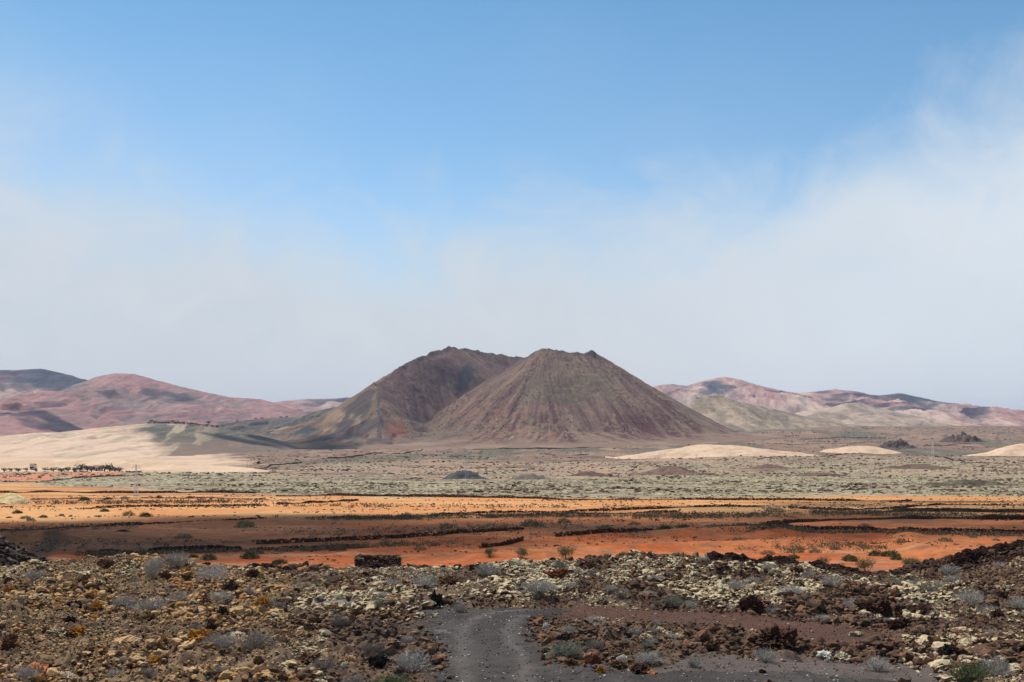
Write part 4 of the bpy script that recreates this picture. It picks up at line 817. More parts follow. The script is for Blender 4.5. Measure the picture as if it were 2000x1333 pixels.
stone_wall([(1806, 891), (1840, 896), (1870, 901), (1900, 905), (1950, 907), (1985, 908)], 'curved black wall right of the slender right-hand pylon', h=2.0, w=1.5, group='far black walls on the plain')
stone_wall([(1780, 874), (1830, 870), (1880, 866), (1920, 866)], 'short far black wall under the second spiky mound', h=2.2, w=2, group='far black walls on the plain')
stone_wall([(1055, 888), (1110, 889), (1150, 887)], 'short black wall below the foot of the right cone', h=2.2, w=2, group='far black walls on the plain')
stone_wall([(1400, 870), (1470, 866), (1560, 868), (1650, 866), (1720, 864)], 'far thin wall behind the large dune', h=2.4, w=2, group='far black walls on the plain')
for pts, lb in [([(1385, 856), (1440, 852), (1500, 854), (1560, 853)], 'far black wall crossing the plain behind the spiky mounds, left part'), ([(1360, 845), (1400, 838), (1440, 842)], 'crooked far wall climbing right of the volcano foot'),
                ([(1560, 860), (1640, 857), (1740, 858)], 'far wall between the large dune and the pale ribbed hill'), ([(1200, 872), (1260, 868), (1300, 860), (1370, 848)], 'dark wall following the right foot of the volcano'),
                ([(800, 884), (850, 872), (880, 866)], 'dark wall climbing into the valley between the two cones'), ([(640, 897), (720, 892), (800, 886)], 'thin black wall below the left foot of the volcano'), ([(1880, 875), (1940, 872), (2010, 876)], 'far thin wall at the right edge above the last dune')]:
    stone_wall(pts, lb, h=2.6, w=3, group='far black walls on the plain')
# wall on the ridge skyline, right of the middle
def near_wall(pts, label, h, size, n, w=1.2):
    W_ = [((px - 1000) / F * yy, yy) for px, yy in pts]; t = rng.random(n) * (len(W_) - 1); x_ = np.interp(t, range(len(W_)), [p[0] for p in W_]); y_ = np.interp(t, range(len(W_)), [p[1] for p in W_])
    v = rng.random(n); y_ = y_ + (rng.random(n) - 0.5) * w * (1.2 - v); s = size * (0.6 + 0.9 * rng.random(n)); z_ = ground(x_, y_) + Z0 + h * v * (0.6 + 0.6 * vn(t * 9, t * 0, 5))
    c = O_(62, 42, 36) * (0.6 + 0.8 * rng.random((n, 1))); cx, cy = W_[0]; cz = gz(cx, cy) + Z0
    V_, F_, C_ = rock_cloud(np.stack([x_ - cx, y_ - cy, z_ - cz], 1), np.stack([s * 1.2, s, s * 0.8], 1), np.hstack([c, np.full((n, 1), 0.05)]), 2)
    link('stone_wall', raw_mesh('stone_wall', V_, F_, C_, False, M['wallstone']), loc=(cx, cy, cz), label=label, category='stone wall', group='dark walls on the near ridge')
near_wall([(1385, 61), (1470, 62), (1560, 62), (1640, 62), (1755, 62)], 'dark tumbled stone wall following the near ridge right of the middle', 0.26, 0.06, 6500)
near_wall([(1860, 62), (1920, 62.5), (1960, 63), (2040, 63)], 'dark stone bank climbing the near ridge at the right edge', 0.30, 0.065, 4200)
near_wall([(480, 64), (560, 65), (640, 66), (760, 67)], 'dark stone wall on the near ridge left of the ruin', 0.30, 0.065, 4200)

# ------------------------------------------------------------------ roofless stone hut with its rubble pile
hy_ = 96.0; hx_ = (735 - 1000) / F * hy_; hw = 80 / F * hy_; hzb = gz(hx_, hy_) + Z0
hut = link('stone_hut', None, loc=(hx_, hy_, hzb), label='small roofless ruin of dark dry stone in front of the orange field', category='ruin')
top_z = (850 - 1090) / F * hy_ + Z0 - hzb
def hut_wall(x0, y0, x1, y1, hfun, n, nm='wall'):
    t = rng.random(n); v = rng.random(n); L = math.hypot(x1 - x0, y1 - y0); hh = hfun(t); keep = v * top_z < hh; t, v = t[keep], v[keep]; n = len(t)
    rowh = 0.13; z_ = (np.floor(v * top_z / rowh) + 0.5) * rowh + (rng.random(n) - 0.5) * 0.03
    x_ = x0 + (x1 - x0) * t + (rng.random(n) - 0.5) * 0.15 * abs(y1 - y0) / L; y_ = y0 + (y1 - y0) * t + (rng.random(n) - 0.5) * 0.3 * abs(x1 - x0) / L
    s = 0.07 + 0.04 * rng.random(n); c = np.where((rng.random(n) < 0.2)[:, None], O_(160, 128, 104), O_(92, 68, 56)) * (0.6 + 0.8 * rng.random((n, 1)))
    V_, F_, C_ = rock_cloud(np.stack([x_, y_, z_], 1), np.stack([s * 1.3, s * 1.1, s * 0.85], 1), np.hstack([c, np.full((n, 1), 0.1)]), 1)
    link(nm, raw_mesh(nm, V_, F_, C_, False, M['wallstone']), parent=hut)
T1 = top_z
hut_wall(-hw / 2, 0, hw / 2, 0, lambda t: T1 * (1 - 0.34 * np.exp(-((t - 0.36) / 0.16) ** 4)) + 0 * t, 2600)
hut_wall(-hw / 2, 0, -hw / 2, 2.6, lambda t: T1 + 0 * t, 1300)
hut_wall(hw / 2, 0, hw / 2, 2.6, lambda t: T1 * (1 - 0.06 * t), 1300)
hut_wall(-hw / 2, 2.6, hw / 2, 2.6, lambda t: T1 * (0.98 + 0 * t), 2000)
n = 700; a = rng.random(n) * 6.28; r = np.sqrt(rng.random(n)); s = 0.08 + 0.10 * rng.random(n); c = O_(84, 64, 54) * (0.5 + 1.0 * rng.random((n, 1)))
xq = hw * 0.32 + r * np.cos(a) * hw * 0.42; yq = -0.5 + r * np.sin(a) * 0.7; zq = (1 - r ** 1.6) * top_z * 0.72 * rng.random(n) + (top_z * 0.30)
V_, F_, C_ = rock_cloud(np.stack([xq, yq, zq], 1), np.stack([s * 1.2, s, s * 0.85], 1), np.hstack([c, np.full((n, 1), 0.1)]), 1); link('rubble_pile', raw_mesh('rubble_pile', V_, F_, C_, False, M['wallstone']), parent=hut)

# ------------------------------------------------------------------ shrubs
def ribbon(bag, p0, d_, L, w, bend, segs=3):
    V_, F_ = bag; side = np.cross(d_, rng.normal(size=3)); side /= np.linalg.norm(side) + 1e-9; p = np.array(p0, float); b0 = len(V_)
    dd = np.array(d_, float)
    for i in range(segs + 1):
        ww = w * (1 - 0.75 * i / segs); V_.append(p - side * ww); V_.append(p + side * ww)
        if i < segs: p = p + dd * L / segs; dd = dd + bend * rng.normal(size=3); dd /= np.linalg.norm(dd)
        if i: k = b0 + 2 * i; F_.append((k - 2, k - 1, k + 1, k))
    return p, dd
def twig_mesh(name, mat, n=150, w=0.011, leafy=0, leafs=0.03, low=0.15, seed=0, forks=3):
    """a unit-radius dry shrub: stems from the foot, forking into fine twigs"""
    bag = ([], [])
    for i in range(n):
        a = rng.random() * 6.28; e = low + (1.45 - low) * rng.random() ** 0.8
        d_ = np.array([math.cos(a) * math.cos(e), math.sin(a) * math.cos(e), math.sin(e)]); p0 = np.array([math.cos(a), math.sin(a), 0]) * 0.35 * rng.random()
        L = (0.35 + 0.35 * rng.random()); p, dd = ribbon(bag, p0, d_, L, w * 1.2, 0.18)
        for j in range(forks):
            q = dd + 0.7 * rng.normal(size=3); q[2] = abs(q[2]) * 0.8 + 0.1; q /= np.linalg.norm(q); p2, d2 = ribbon(bag, p - dd * L * 0.3 * rng.random(), q, 0.18 + 0.25 * rng.random(), w * 0.8, 0.3, 2)
            for _ in range(leafy):
                q2 = rng.normal(size=3); q2 /= np.linalg.norm(q2); ribbon(bag, p2 + rng.normal(size=3) * 0.05, q2, leafs * (1 + rng.random()), leafs * 0.45, 0.1, 1)
    V_ = np.array(bag[0]); V_[:, 2] = np.abs(V_[:, 2]) * 0.8; return raw_mesh(name, V_, bag[1], None, False, mat)
SH = {'grey': [twig_mesh('dry_shrub', M['greytwig'], 170) for _ in range(4)], 'brown': [twig_mesh('dry_shrub', M['browntwig'], 170) for _ in range(3)],
      'silver': [twig_mesh('silver_shrub', M['silver'], 170, leafy=2, leafs=0.03) for _ in range(2)], 'green': [twig_mesh('green_tuft', M['brightleaf'], 200, w=0.014, leafy=2, leafs=0.035, low=0.5) for _ in range(2)]}
def shrub(px, py, w, kind, label, hk=0.55, group=None, near=True, mesh=None, name=None, cat='shrub'):
    x_, y_ = fg(px, py) if near else ray(px, py); r = w / 2 / F * y_ / 0.85
    o = link(name or {'grey': 'dry_shrub', 'brown': 'dry_shrub', 'silver': 'silver_shrub', 'green': 'green_tuft'}[kind], mesh or random.choice(SH[kind]), loc=(x_, y_, gz(x_, y_) + Z0 - 0.02 + (0.12 * r if near else 0)), label=label, category=cat, group=group)
    o.scale = (r, r * 0.9, r * 2 * hk / 0.95); o.rotation_euler = (0, 0, random.uniform(0, 6.3)); return o
SHR = [(432, 1280, 76, 'grey', 'large pale grey shrub in the left rubble, left of a bigger brown-grey one', .55), (502, 1280, 84, 'brown', 'large brown-grey twiggy shrub in the left rubble, right of the pale one', .6),
 (245, 1190, 50, 'grey', 'upright grey shrub right of the mustard yellow rock', .8), (296, 1202, 74, 'grey', 'spreading grey shrub leaning right beside the upright one', .5),
 (415, 1142, 84, 'grey', 'long low grey shrub just under the left skyline', .45), (305, 1113, 44, 'grey', 'pale shrub on the left skyline, left one of a touching pair', .6), (345, 1116, 62, 'grey', 'pale shrub on the left skyline, right one of a touching pair', .6),
 (200, 1120, 48, 'grey', 'grey shrub growing against the brown pointed rock on the ridge', .5), (68, 1133, 50, 'grey', 'grey shrub nearest the left edge under the skyline', .45), (434, 1175, 60, 'grey', 'flat grey shrub under the long low one', .4),
 (592, 1166, 46, 'grey', 'bushy grey shrub in the cream rubble left of the flat grey shelf', .8), (298, 1143, 38, 'grey', 'small round grey shrub below the skyline pair', .8), (486, 1172, 32, 'grey', 'small grey shrub right of the flat one', .9),
 (738, 1194, 24, 'silver', 'narrow silver-green shrub at the left back corner of the track', 1.3), (1054, 1180, 86, 'grey', 'wide grey shrub at the back of the track', .4), (729, 1284, 66, 'brown', 'brown-grey shrub beside the black boulder left of the track', .7),
 (803, 1314, 96, 'grey', 'big straw-grey shrub at the left edge of the track', .6), (770, 1338, 80, 'green', 'bright green tuft at the bottom edge left of the track', .5), (1107, 1286, 80, 'silver', 'green-grey shrub among the stones right of the track', .45),
 (1160, 1272, 60, 'brown', 'dark grey shrub right of the green-grey one', .7), (1265, 1298, 60, 'grey', 'grey shrub above the long dark lining stone', .5), (1085, 1212, 38, 'silver', 'greenish shrub at the far right corner of the track', .5),
 (1314, 1182, 50, 'silver', 'olive-tinged shrub in the cream rubble right of the middle', .5), (1510, 1192, 34, 'grey', 'neat pale grey shrub right of the craggy boulder behind the red soil', .6), (1713, 1308, 66, 'grey', 'low pale shrub at the right end of the gravel', .5),
 (1895, 1345, 84, 'green', 'green tuft at the bottom right corner', .6), (1945, 1338, 76, 'grey', 'grey shrub right of the green tuft in the corner', .7), (1895, 1184, 62, 'grey', 'broad blue-grey shrub on the right slope, left one of three', .55),
 (1930, 1190, 50, 'grey', 'blue-grey shrub on the right slope, middle one of three', .6), (1988, 1190, 42, 'grey', 'blue-grey shrub on the right slope touching the frame edge', .7), (1608, 1212, 50, 'grey', 'silver-grey shrub behind the red soil, below the broad crag', .45),
 (1660, 1177, 40, 'grey', 'grey shrub left of the broad dark crag', .7), (1811, 1163, 38, 'silver', 'bluish shrub above the low dark crag on the right', .5), (1093, 1122, 34, 'silver', 'dark green-grey shrub near the skyline behind the track', .8), (860, 1240, 38, 'grey', 'flat grey tuft at the left track edge', .3)]
for s_ in SHR: shrub(*s_[:5], hk=s_[5])
SH2 = {'left': ([(96, 1155, 32), (136, 1170, 26), (350, 1166, 52), (525, 1192, 36), (122, 1234, 32), (40, 1184, 28), (602, 1235, 28), (665, 1232, 44), (630, 1314, 62), (690, 1332, 60), (225, 1322, 44), (290, 1322, 48), (55, 1336, 60), (470, 1322, 36), (380, 1236, 30), (560, 1210, 26)], 'small dry grey shrub half sunk in the tan rubble left of the track', 'small dry shrubs in the left rubble'),
       'mid': ([(675, 1149, 28), (765, 1150, 32), (824, 1141, 62), (898, 1196, 36), (950, 1129, 52), (1125, 1134, 24), (1195, 1157, 32), (1220, 1162, 26), (1268, 1162, 38), (796, 1252, 34), (1160, 1218, 44), (1010, 1120, 30), (880, 1135, 30)], 'small bluish grey shrub in the cream rubble bank around the track', 'small shrubs in the middle rubble'),
       'right': ([(1363, 1186, 38), (1440, 1150, 54), (1545, 1166, 54), (1622, 1150, 44), (1734, 1218, 28), (1493, 1288, 50), (1356, 1297, 38), (1780, 1142, 38), (1577, 1132, 28), (1857, 1120, 48), (1860, 1142, 38), (1835, 1147, 28), (1374, 1096, 26), (1955, 1106, 32), (1400, 1118, 30), (1500, 1128, 30), (1690, 1140, 34), (1930, 1240, 36), (1820, 1215, 30)], 'small blue-grey dry shrub on the rubble slope at the right', 'small shrubs on the right slope')}
for k_, (lst, lb, gp) in SH2.items():
    for px, py, w in lst: shrub(px, py, w, random.choice(['grey', 'grey', 'brown']) if k_ == 'left' else 'grey', where(px, py, ('small ' if w < 34 else 'spreading ' if w > 48 else '') + ('dry grey shrub' if k_ == 'left' else 'bluish grey shrub'), LMK), hk=random.uniform(.4, .7), group=gp)

for i in range(90):
    px, py = random.choice([(random.uniform(600, 1340), random.uniform(1120, 1185)), (random.uniform(1340, 1990), random.uniform(1120, 1230)), (random.uniform(1090, 1330), random.uniform(1225, 1290)), (random.uniform(10, 830), random.uniform(1130, 1325))])
    x_, y_ = fg(px, py)
    if any(poly_mask(np.array([x_]), np.array([y_]), q, 0.3)[0] > 0.2 for q in (PATH, SOIL, GRAV)): continue
    w = random.uniform(16, 40); k_ = random.choice(['grey', 'grey', 'brown', 'silver']); shrub(px, py, w, k_, where(px, py, ('tiny ' if w < 22 else '') + {'grey': 'straw-grey shrub', 'brown': 'brownish dead shrub', 'silver': 'greenish-grey shrub'}[k_], LMK), hk=random.uniform(.35, .6), group='small shrubs strewn through the rubble')

# leafy bushes on the fields: low domes of small leaves over short stems
def dome_mesh(name, mat, n=1500, leaf=0.05, hgt=0.5, hollow=0.5):
    V_, F_ = [], []
    for i in range(n):
        a = rng.random() * 6.28; e = math.asin(rng.random()); r = hollow + (1 - hollow) * rng.random() ** 0.5; k = 1 + 0.35 * (float(vn(np.array([math.cos(a) * 2 + 9]), np.array([math.sin(a) * 2 + e * 2]), n)[0]) - 0.5) * 2
        p = np.array([math.cos(a) * math.cos(e) * r * k, math.sin(a) * math.cos(e) * r * k, math.sin(e) * r * hgt * 2 * k * 0.5]); q = rng.normal(size=3); q /= np.linalg.norm(q); t = np.cross(q, rng.normal(size=3)); t /= np.linalg.norm(t)
        b = len(V_); s = leaf * (0.6 + 0.8 * rng.random()); V_ += [p - q * s, p - t * s * 0.6, p + q * s, p + t * s * 0.6]; F_.append((b, b + 1, b + 2, b + 3))
    return raw_mesh(name, np.array(V_), F_, None, False, mat)
BU = [dome_mesh('green_bush', M['leaf'], 1400, 0.06, 0.55 + 0.1 * i) for i in range(3)]; PB = [dome_mesh('pale_bush', M['olive'], 900, 0.06, 0.6) for _ in range(2)]
def bush(px, py, w, label, hk=0.35, group=None, m=None, name='green_bush'):
    x_, y_ = ray(px, py); r = w / 2 / F * y_; o = link(name, m or random.choice(BU), loc=(x_, y_, gz(x_, y_) + Z0 - 0.03), label=label, category='bush', group=group); o.scale = (r, r, r * 2 * hk / 0.55); o.rotation_euler = (0, 0, random.uniform(0, 6.3)); return o
for px, py, w, lb in [(293, 1091, 32, 'dark green dome bush left of a pair of small ones on the near left field'), (378, 1089, 20, 'smallest dark green bush, upper left of the middle pair on the left field'), (409, 1094, 30, 'dark green bush, lower right of the middle pair on the left field'),
                      (487, 1092, 34, 'largest round dark green bush alone on the near left field'), (203, 1094, 30, 'ragged green bush farthest left on the near left field'), (222, 1097, 26, 'flat green bush touching the ragged one on the left field'),
                      (545, 1105, 32, 'olive bush nearest the ridge left of the ruin'), (514, 1111, 26, 'yellow-green bush half hidden behind the ridge left of the ruin'), (402, 1075, 20, 'green bush growing in the grey-brown stone wall on the left'),
                      (1335, 1037, 30, 'dark green bush at the right end of the dark rising wall'), (1300, 1040, 30, 'low green bush left of the dark one at the rising wall'), (1590, 1002, 14, 'small fresh green bush on the far right field'),
                      (1660, 1098, 34, 'bushy green shrub in front of the pale grey flat on the right field'), (1550, 1092, 26, 'green shrub behind the near ridge on the right field'), (1710, 1086, 30, 'left one of two dark bushes joined on the right orange field'), (1738, 1087, 34, 'right one of two dark bushes joined on the right orange field'),
                      (1750, 1095, 24, 'small dark bush right below the joined pair'), (1600, 1104, 26, 'dark green shrub right behind the near ridge wall'), (1512, 1000, 50, 'wide yellowish green bush on the far field right of the middle'), (1218, 1088, 30, 'green bush on the skyline of the near ridge right of the middle')]:
    bush(px, py, w * (0.8 if px == 1512 else 1), lb, 0.16 if px == 1512 else 0.3, None, random.choice(PB) if px == 1512 else None)
for lst, lb, gp, w0 in [([(1630, 1075), (1690, 1072), (1590, 1080), (1780, 1100), (1846, 1060), (1946, 1058), (1983, 1063), (1935, 1072), (1985, 1074), (1555, 1079), (1500, 1082), (1640, 1108), (1830, 1108), (1880, 1106), (1760, 1070), (1900, 1052)], 'small olive green bush scattered on the right orange field', 'small olive bushes on the right field', 22),
                        ([(17, 1012), (48, 1013), (85, 1011), (120, 1008), (60, 1018), (205, 1001), (250, 1008), (165, 978), (210, 976), (245, 975), (310, 973), (370, 973), (285, 1009), (35, 1003)], 'small olive bush dotted over the bright orange strip at the left', 'bushes on the bright left strip', 16),
                        ([(560, 1078), (600, 1076), (660, 1075), (700, 1072), (760, 1050), (500, 1082), (820, 1075), (870, 1032), (960, 1012), (1040, 1028), (1100, 1020), (1180, 1035), (1240, 1025), (790, 1012), (480, 1030), (360, 1052), (1440, 1062), (1470, 1006), (1690, 1030), (1560, 1038)], 'grey-green low scrub bush on the shaded brown field', 'scrub bushes on the shaded field', 26)]:
    for px, py in lst: bush(px, py, w0 * random.uniform(.7, 1.5), where(px, py, {'small olive bushes on the right field': 'small olive bush', 'bushes on the bright left strip': 'olive bush on bright orange soil', 'scrub bushes on the shaded field': 'grey-green scrub'}[gp], LMF), random.uniform(.22, .36), gp, random.choice(BU + PB) if gp[0] != 's' else random.choice(PB), 'low_bush')
# taller open bushes seen over the near ridge
TB = twig_mesh('tall_bush', M['brightleaf'], 40, w=0.012, leafy=5, leafs=0.045, low=0.7, forks=5)
for px, py, w, hk, lb in [(1108, 1100, 42, 1.0, 'tall yellow-green open bush standing behind the near ridge, right of the thorny one'), (1018, 1100, 40, .8, 'tall grey-green bush behind the near ridge above the track'), (1692, 1124, 44, 1.0, 'spindly green bush in the dip of the near ridge'),
                          (1780, 1118, 40, .9, 'spindly pale bush on stalks just right of the dip'), (958, 1100, 36, .7, 'thorny dark bush at the corner of the orange terrace'), (1610, 1112, 30, .9, 'thin tall weed behind the ridge wall left of the dip')]:
    x_, y_ = ray(px, py - 6); r = w / 2 / F * y_; o = link('tall_bush', TB, loc=(x_, y_, gz(x_, y_) + Z0 - 0.05), label=lb, category='bush'); o.scale = (r, r, r * 2 * hk); o.rotation_euler = (0, 0, px)

# low scrub of the fields, too many to count
def scrub_stuff():
    n = 26000; Yr = np.exp(rng.random(n) * math.log(430 / 114) + math.log(114)); X = (rng.random(n) * 2 - 1) * 0.46 * Yr; k = (fbm(X / 26, Yr / 5, 601, 4) + 0.25 * (fbm(X / 3, Yr / 2, 602, 3) - .5) > 0.585); X, Y = X[k], Yr[k]; n = len(X)
    s = (0.05 + 0.16 * rng.random(n) ** 2.5) * (Y / 150) ** 0.7; c = np.where((rng.random(n) < 0.25)[:, None], O_(150, 124, 100), np.where((rng.random(n) < 0.5)[:, None], O_(86, 58, 44), O_(110, 92, 70))) * (0.7 + 0.6 * rng.random((n, 1)))
    V_, F_, C_ = rock_cloud(np.stack([X, Y, ground(X, Y) + Z0 + s * .2], 1), np.stack([s * 1.3, s, s * .7], 1), np.hstack([c, np.zeros((n, 1))]), 1); link('field_stones', raw_mesh('field_stones', V_, F_, C_, False, M['wallstone']), kind='stuff', label='loose stones and clods lying in streaks over the orange fields', category='stones')
    P = []
    def line(pts, n, w, den=1):
        W_ = [ray(*p) for p in pts]; t = rng.random(n) * (len(W_) - 1); x_ = np.interp(t, range(len(W_)), [p[0] for p in W_]); y_ = np.interp(t, range(len(W_)), [p[1] for p in W_]); return x_ + rng.normal(size=n) * w, y_ + rng.normal(size=n) * w * 0.6
    for pts, n, w in [([(130, 1062), (170, 1070), (200, 1080)], 120, 4), ([(160, 1085), (300, 1082), (470, 1077)], 420, 1.0), ([(560, 1075), (650, 1072), (700, 1070)], 250, 1.5), ([(640, 1015), (800, 1014), (1000, 1010), (1200, 1010), (1400, 1008)], 900, 2.5), ([(760, 1064), (850, 1064)], 160, 2),
                      ([(1400, 1030), (1500, 1042), (1560, 1043)], 260, 1.6), ([(1500, 1042), (1750, 1043), (2000, 1048)], 600, 1.6), ([(1600, 1003), (1800, 1008), (2000, 1012)], 600, 4), ([(1560, 1075), (1620, 1066), (1700, 1068)], 260, 3), ([(10, 1038), (130, 1036), (260, 1030)], 160, 3), ([(1280, 1012), (1500, 1008)], 320, 3), ([(620, 1050), (900, 1035), (1100, 1025)], 300, 4), ([(400, 990), (800, 992), (1200, 993)], 200, 4), ([(100, 985), (300, 984), (480, 982)], 300, 4), ([(1100, 1060), (1300, 1030)], 120, 4)]:
        P.append(line(pts, int(n * 0.6), w * 1.5))
    X = np.concatenate([p[0] for p in P]); Y = np.concatenate([p[1] for p in P]); z_ = ground(X, Y) + Z0; Vs, Fs = [], []; k = 14
    n = len(X); s = 0.25 + 0.45 * rng.random(n); s *= np.clip(Y / 150, 1, 2)
    q = rng.normal(size=(n, k, 3)); q /= np.linalg.norm(q, axis=2)[..., None]; t = np.cross(q, rng.normal(size=(n, k, 3))); t /= np.linalg.norm(t, axis=2)[..., None]
    c = np.stack([rng.normal(size=(n, k)) * 0.55, rng.normal(size=(n, k)) * 0.55, rng.random((n, k)) * 0.7], 2) * s[:, None, None] + np.stack([X, Y, z_], 1)[:, None, :]; L = s[:, None, None] * 0.22
    V_ = np.stack([c - q * L, c - t * L * 0.5, c + q * L, c + t * L * 0.5], 2).reshape(-1, 3); F_ = np.arange(len(V_)).reshape(-1, 4)
    link('field_scrub', raw_mesh('field_scrub', V_, F_, None, False, M['scrub']), kind='stuff', label='low grey-brown scrub growing in lines along the walls of the fields', category='scrub')
    # dry weeds on the volcano slopes
    gx_, gy_, H_ = VOLC; n = 7500; X = rng.uniform(-330, 420, n); Y = rng.uniform(2620, 3080, n); k1 = fbm(X / 60, Y / 60, 501, 3) + 0.2 * rng.random(n) > 0.58; X, Y = X[k1], Y[k1]; n = len(X)
    z_ = H_[np.clip(np.searchsorted(gy_, Y), 0, len(gy_) - 1), np.clip(np.searchsorted(gx_, X), 0, len(gx_) - 1)]; m = z_ > ground(X, Y, False) + 22; X, Y, z_ = X[m], Y[m], z_[m]; n = len(X); s = 0.5 + 0.9 * rng.random(n) ** 2.5
    V_, F_, C_ = rock_cloud(np.stack([X, Y, z_ + Z0 + s * 0.3], 1), np.stack([s * 1.3, s, s * 0.8], 1), np.hstack([np.where((rng.random(n) < 0.65)[:, None], O_(90, 82, 62), O_(160, 138, 106)), np.zeros((n, 1))]), 1)
    link('slope_weeds', raw_mesh('slope_weeds', V_, F_, C_, False, M['wallstone']), kind='stuff', label='dark green and straw weeds speckling the volcano slopes', category='weeds')
scrub_stuff()

# ------------------------------------------------------------------ trees, farm, pylons
def crown_mesh(n=420, seed=0):
    V_, F_ = [], []; lob = [(rng.normal(size=3) * np.array([0.42, 0.42, 0.26]), 0.35 + 0.25 * rng.random()) for _ in range(8)]
    for i in range(n):
        c, r = lob[i % 8]; d_ = rng.normal(size=3); d_ /= np.linalg.norm(d_); p = c + d_ * r * (0.6 + 0.4 * rng.random()); q = rng.normal(size=3); q /= np.linalg.norm(q); t = np.cross(q, rng.normal(size=3)); t /= np.linalg.norm(t); s = 0.09 * (0.6 + 0.8 * rng.random()); b = len(V_)
        V_ += [p - q * s, p - t * s * .7, p + q * s, p + t * s * .7]; F_.append((b, b + 1, b + 2, b + 3))
    V_ = np.array(V_); V_[:, 2] = V_[:, 2] * 0.9 + 0.95; return raw_mesh('crown', V_, F_, None, False, M['tree'])
def tube(pts, rad, k=6):
    V_, F_ = [], []
    for i, (p, r) in enumerate(zip(pts, rad)):
        for j in range(k): a = j / k * 6.2832; V_.append((p[0] + r * math.cos(a), p[1] + r * math.sin(a), p[2]))
        if i:
            for j in range(k): a = (i - 1) * k + j; b = (i - 1) * k + (j + 1) % k; F_.append((a, b, b + k, a + k))
    return V_, F_
def trunk_mesh():
    V_, F_ = [], []
    for k in range(5):
        a = k * 1.3; e = 0.0 if k == 0 else 0.45
        v, f = tube([(0, 0, -0.1), (0.02 * k, 0.01 * k, 0.4), (math.cos(a) * e * 0.5, math.sin(a) * e * 0.5, 0.75), (math.cos(a) * e, math.sin(a) * e, 1.15)], [0.07, 0.05, 0.035, 0.015]); F_ += [tuple(i + len(V_) for i in q) for q in f]; V_ += v
    return raw_mesh('trunk', np.array(V_), F_, None, True, M['bark'])
CM = [crown_mesh() for _ in range(4)]; TM = trunk_mesh()
def tree(x_, y_, hgt, wid, label, group, zfn=gz):
    o = link('tree', None, loc=(x_, y_, zfn(x_, y_) + Z0), label=label, category='tree', group=group); o.scale = (wid / 1.5, wid / 1.5, hgt / 1.7); o.rotation_euler = (0, 0, random.uniform(0, 6))
    link('crown', random.choice(CM), parent=o); link('trunk', TM, parent=o)
farmY = 905.0
def dune_z(x_, y_):
    dg = bpy.context.evaluated_depsgraph_get(); hit, loc, *_ = SC.ray_cast(dg, Vector((x_, y_, 900)), Vector((0, 0, -1))); return (loc.z - Z0) if hit else gz(x_, y_)
bpy.context.view_layer.update()
def at_px(px, py, Y): return (px - 1000) / F * Y
for i, (px, w, h_, yy) in enumerate([(8, 9, 8, 908), (22, 11, 7, 909), (36, 10, 9, 905), (52, 9, 7, 909), (70, 8, 6, 905), (88, 9, 6, 906), (104, 16, 10, 903), (120, 14, 9, 904), (133, 12, 10, 902), (145, 16, 12, 903), (157, 16, 13, 901), (170, 16, 14, 902), (179, 11, 12, 900), (205, 18, 15, 903), (214, 16, 14, 900), (225, 17, 11, 902), (234, 10, 8, 901)]):
    yy = 842 + (i * 7) % 12
    x_ = at_px(px, 0, yy); tree(x_, yy, h_ / F * yy * 1.05, w / F * yy * 1.15, 'dark green tree in the row around the farmhouse' if px > 95 else 'low dark tree in the line left of the farmhouse', 'farm trees', dune_z)
for i in range(22):
    px = 290 + i * 6.3 + random.uniform(-2, 2); yy = 2700; tree(at_px(px, 0, yy - 60), yy - 60, random.uniform(4.5, 8), random.uniform(6, 11), 'dark tree in the row on the crest of the pale sand hill', 'trees on the hill crest', dune_z)
for px, yy in ((462, 3388), (500, 3390), (512, 3391), (548, 3392), (560, 3394), (604, 3392)): tree(at_px(px, 0, yy), yy, 5, 8, 'lone dark tree on the green shoulder left of the volcano', 'lone trees on the shoulder', dune_z)

def box(x0, y0, z0, x1, y1, z1):
    V_ = [(x, y, z) for z in (z0, z1) for y in (y0, y1) for x in (x0, x1)]; F_ = [(0, 2, 3, 1), (4, 5, 7, 6), (0, 1, 5, 4), (2, 6, 7, 3), (0, 4, 6, 2), (1, 3, 7, 5)]; return V_, F_
def boxes(name, lst, mat, parent=None, loc=(0, 0, 0)):
    V_, F_ = [], []
    for b in lst: v, f = box(*b); F_ += [tuple(i + len(V_) for i in q) for q in f]; V_ += v
    return link(name, raw_mesh(name, np.array(V_, float), F_, None, False, mat), parent=parent, loc=loc)
ORD = 'first second third fourth fifth sixth seventh eighth ninth tenth eleventh twelfth thirteenth fourteenth fifteenth sixteenth seventeenth eighteenth nineteenth twentieth twenty-first twenty-second'.split()
for g_, t_ in (('farm trees', '%s tree from the left in the row around the farmhouse'), ('trees on the hill crest', '%s tree from the left in the crest row of the pale sand hill'), ('lone trees on the shoulder', '%s lone tree from the left on the green shoulder by the volcano')):
    L_ = sorted([o for o in COL.objects if o.get('group') == g_], key=lambda o: o.location.x / o.location.y)
    for o, w_ in zip(L_, ORD): o['label'] = t_ % w_
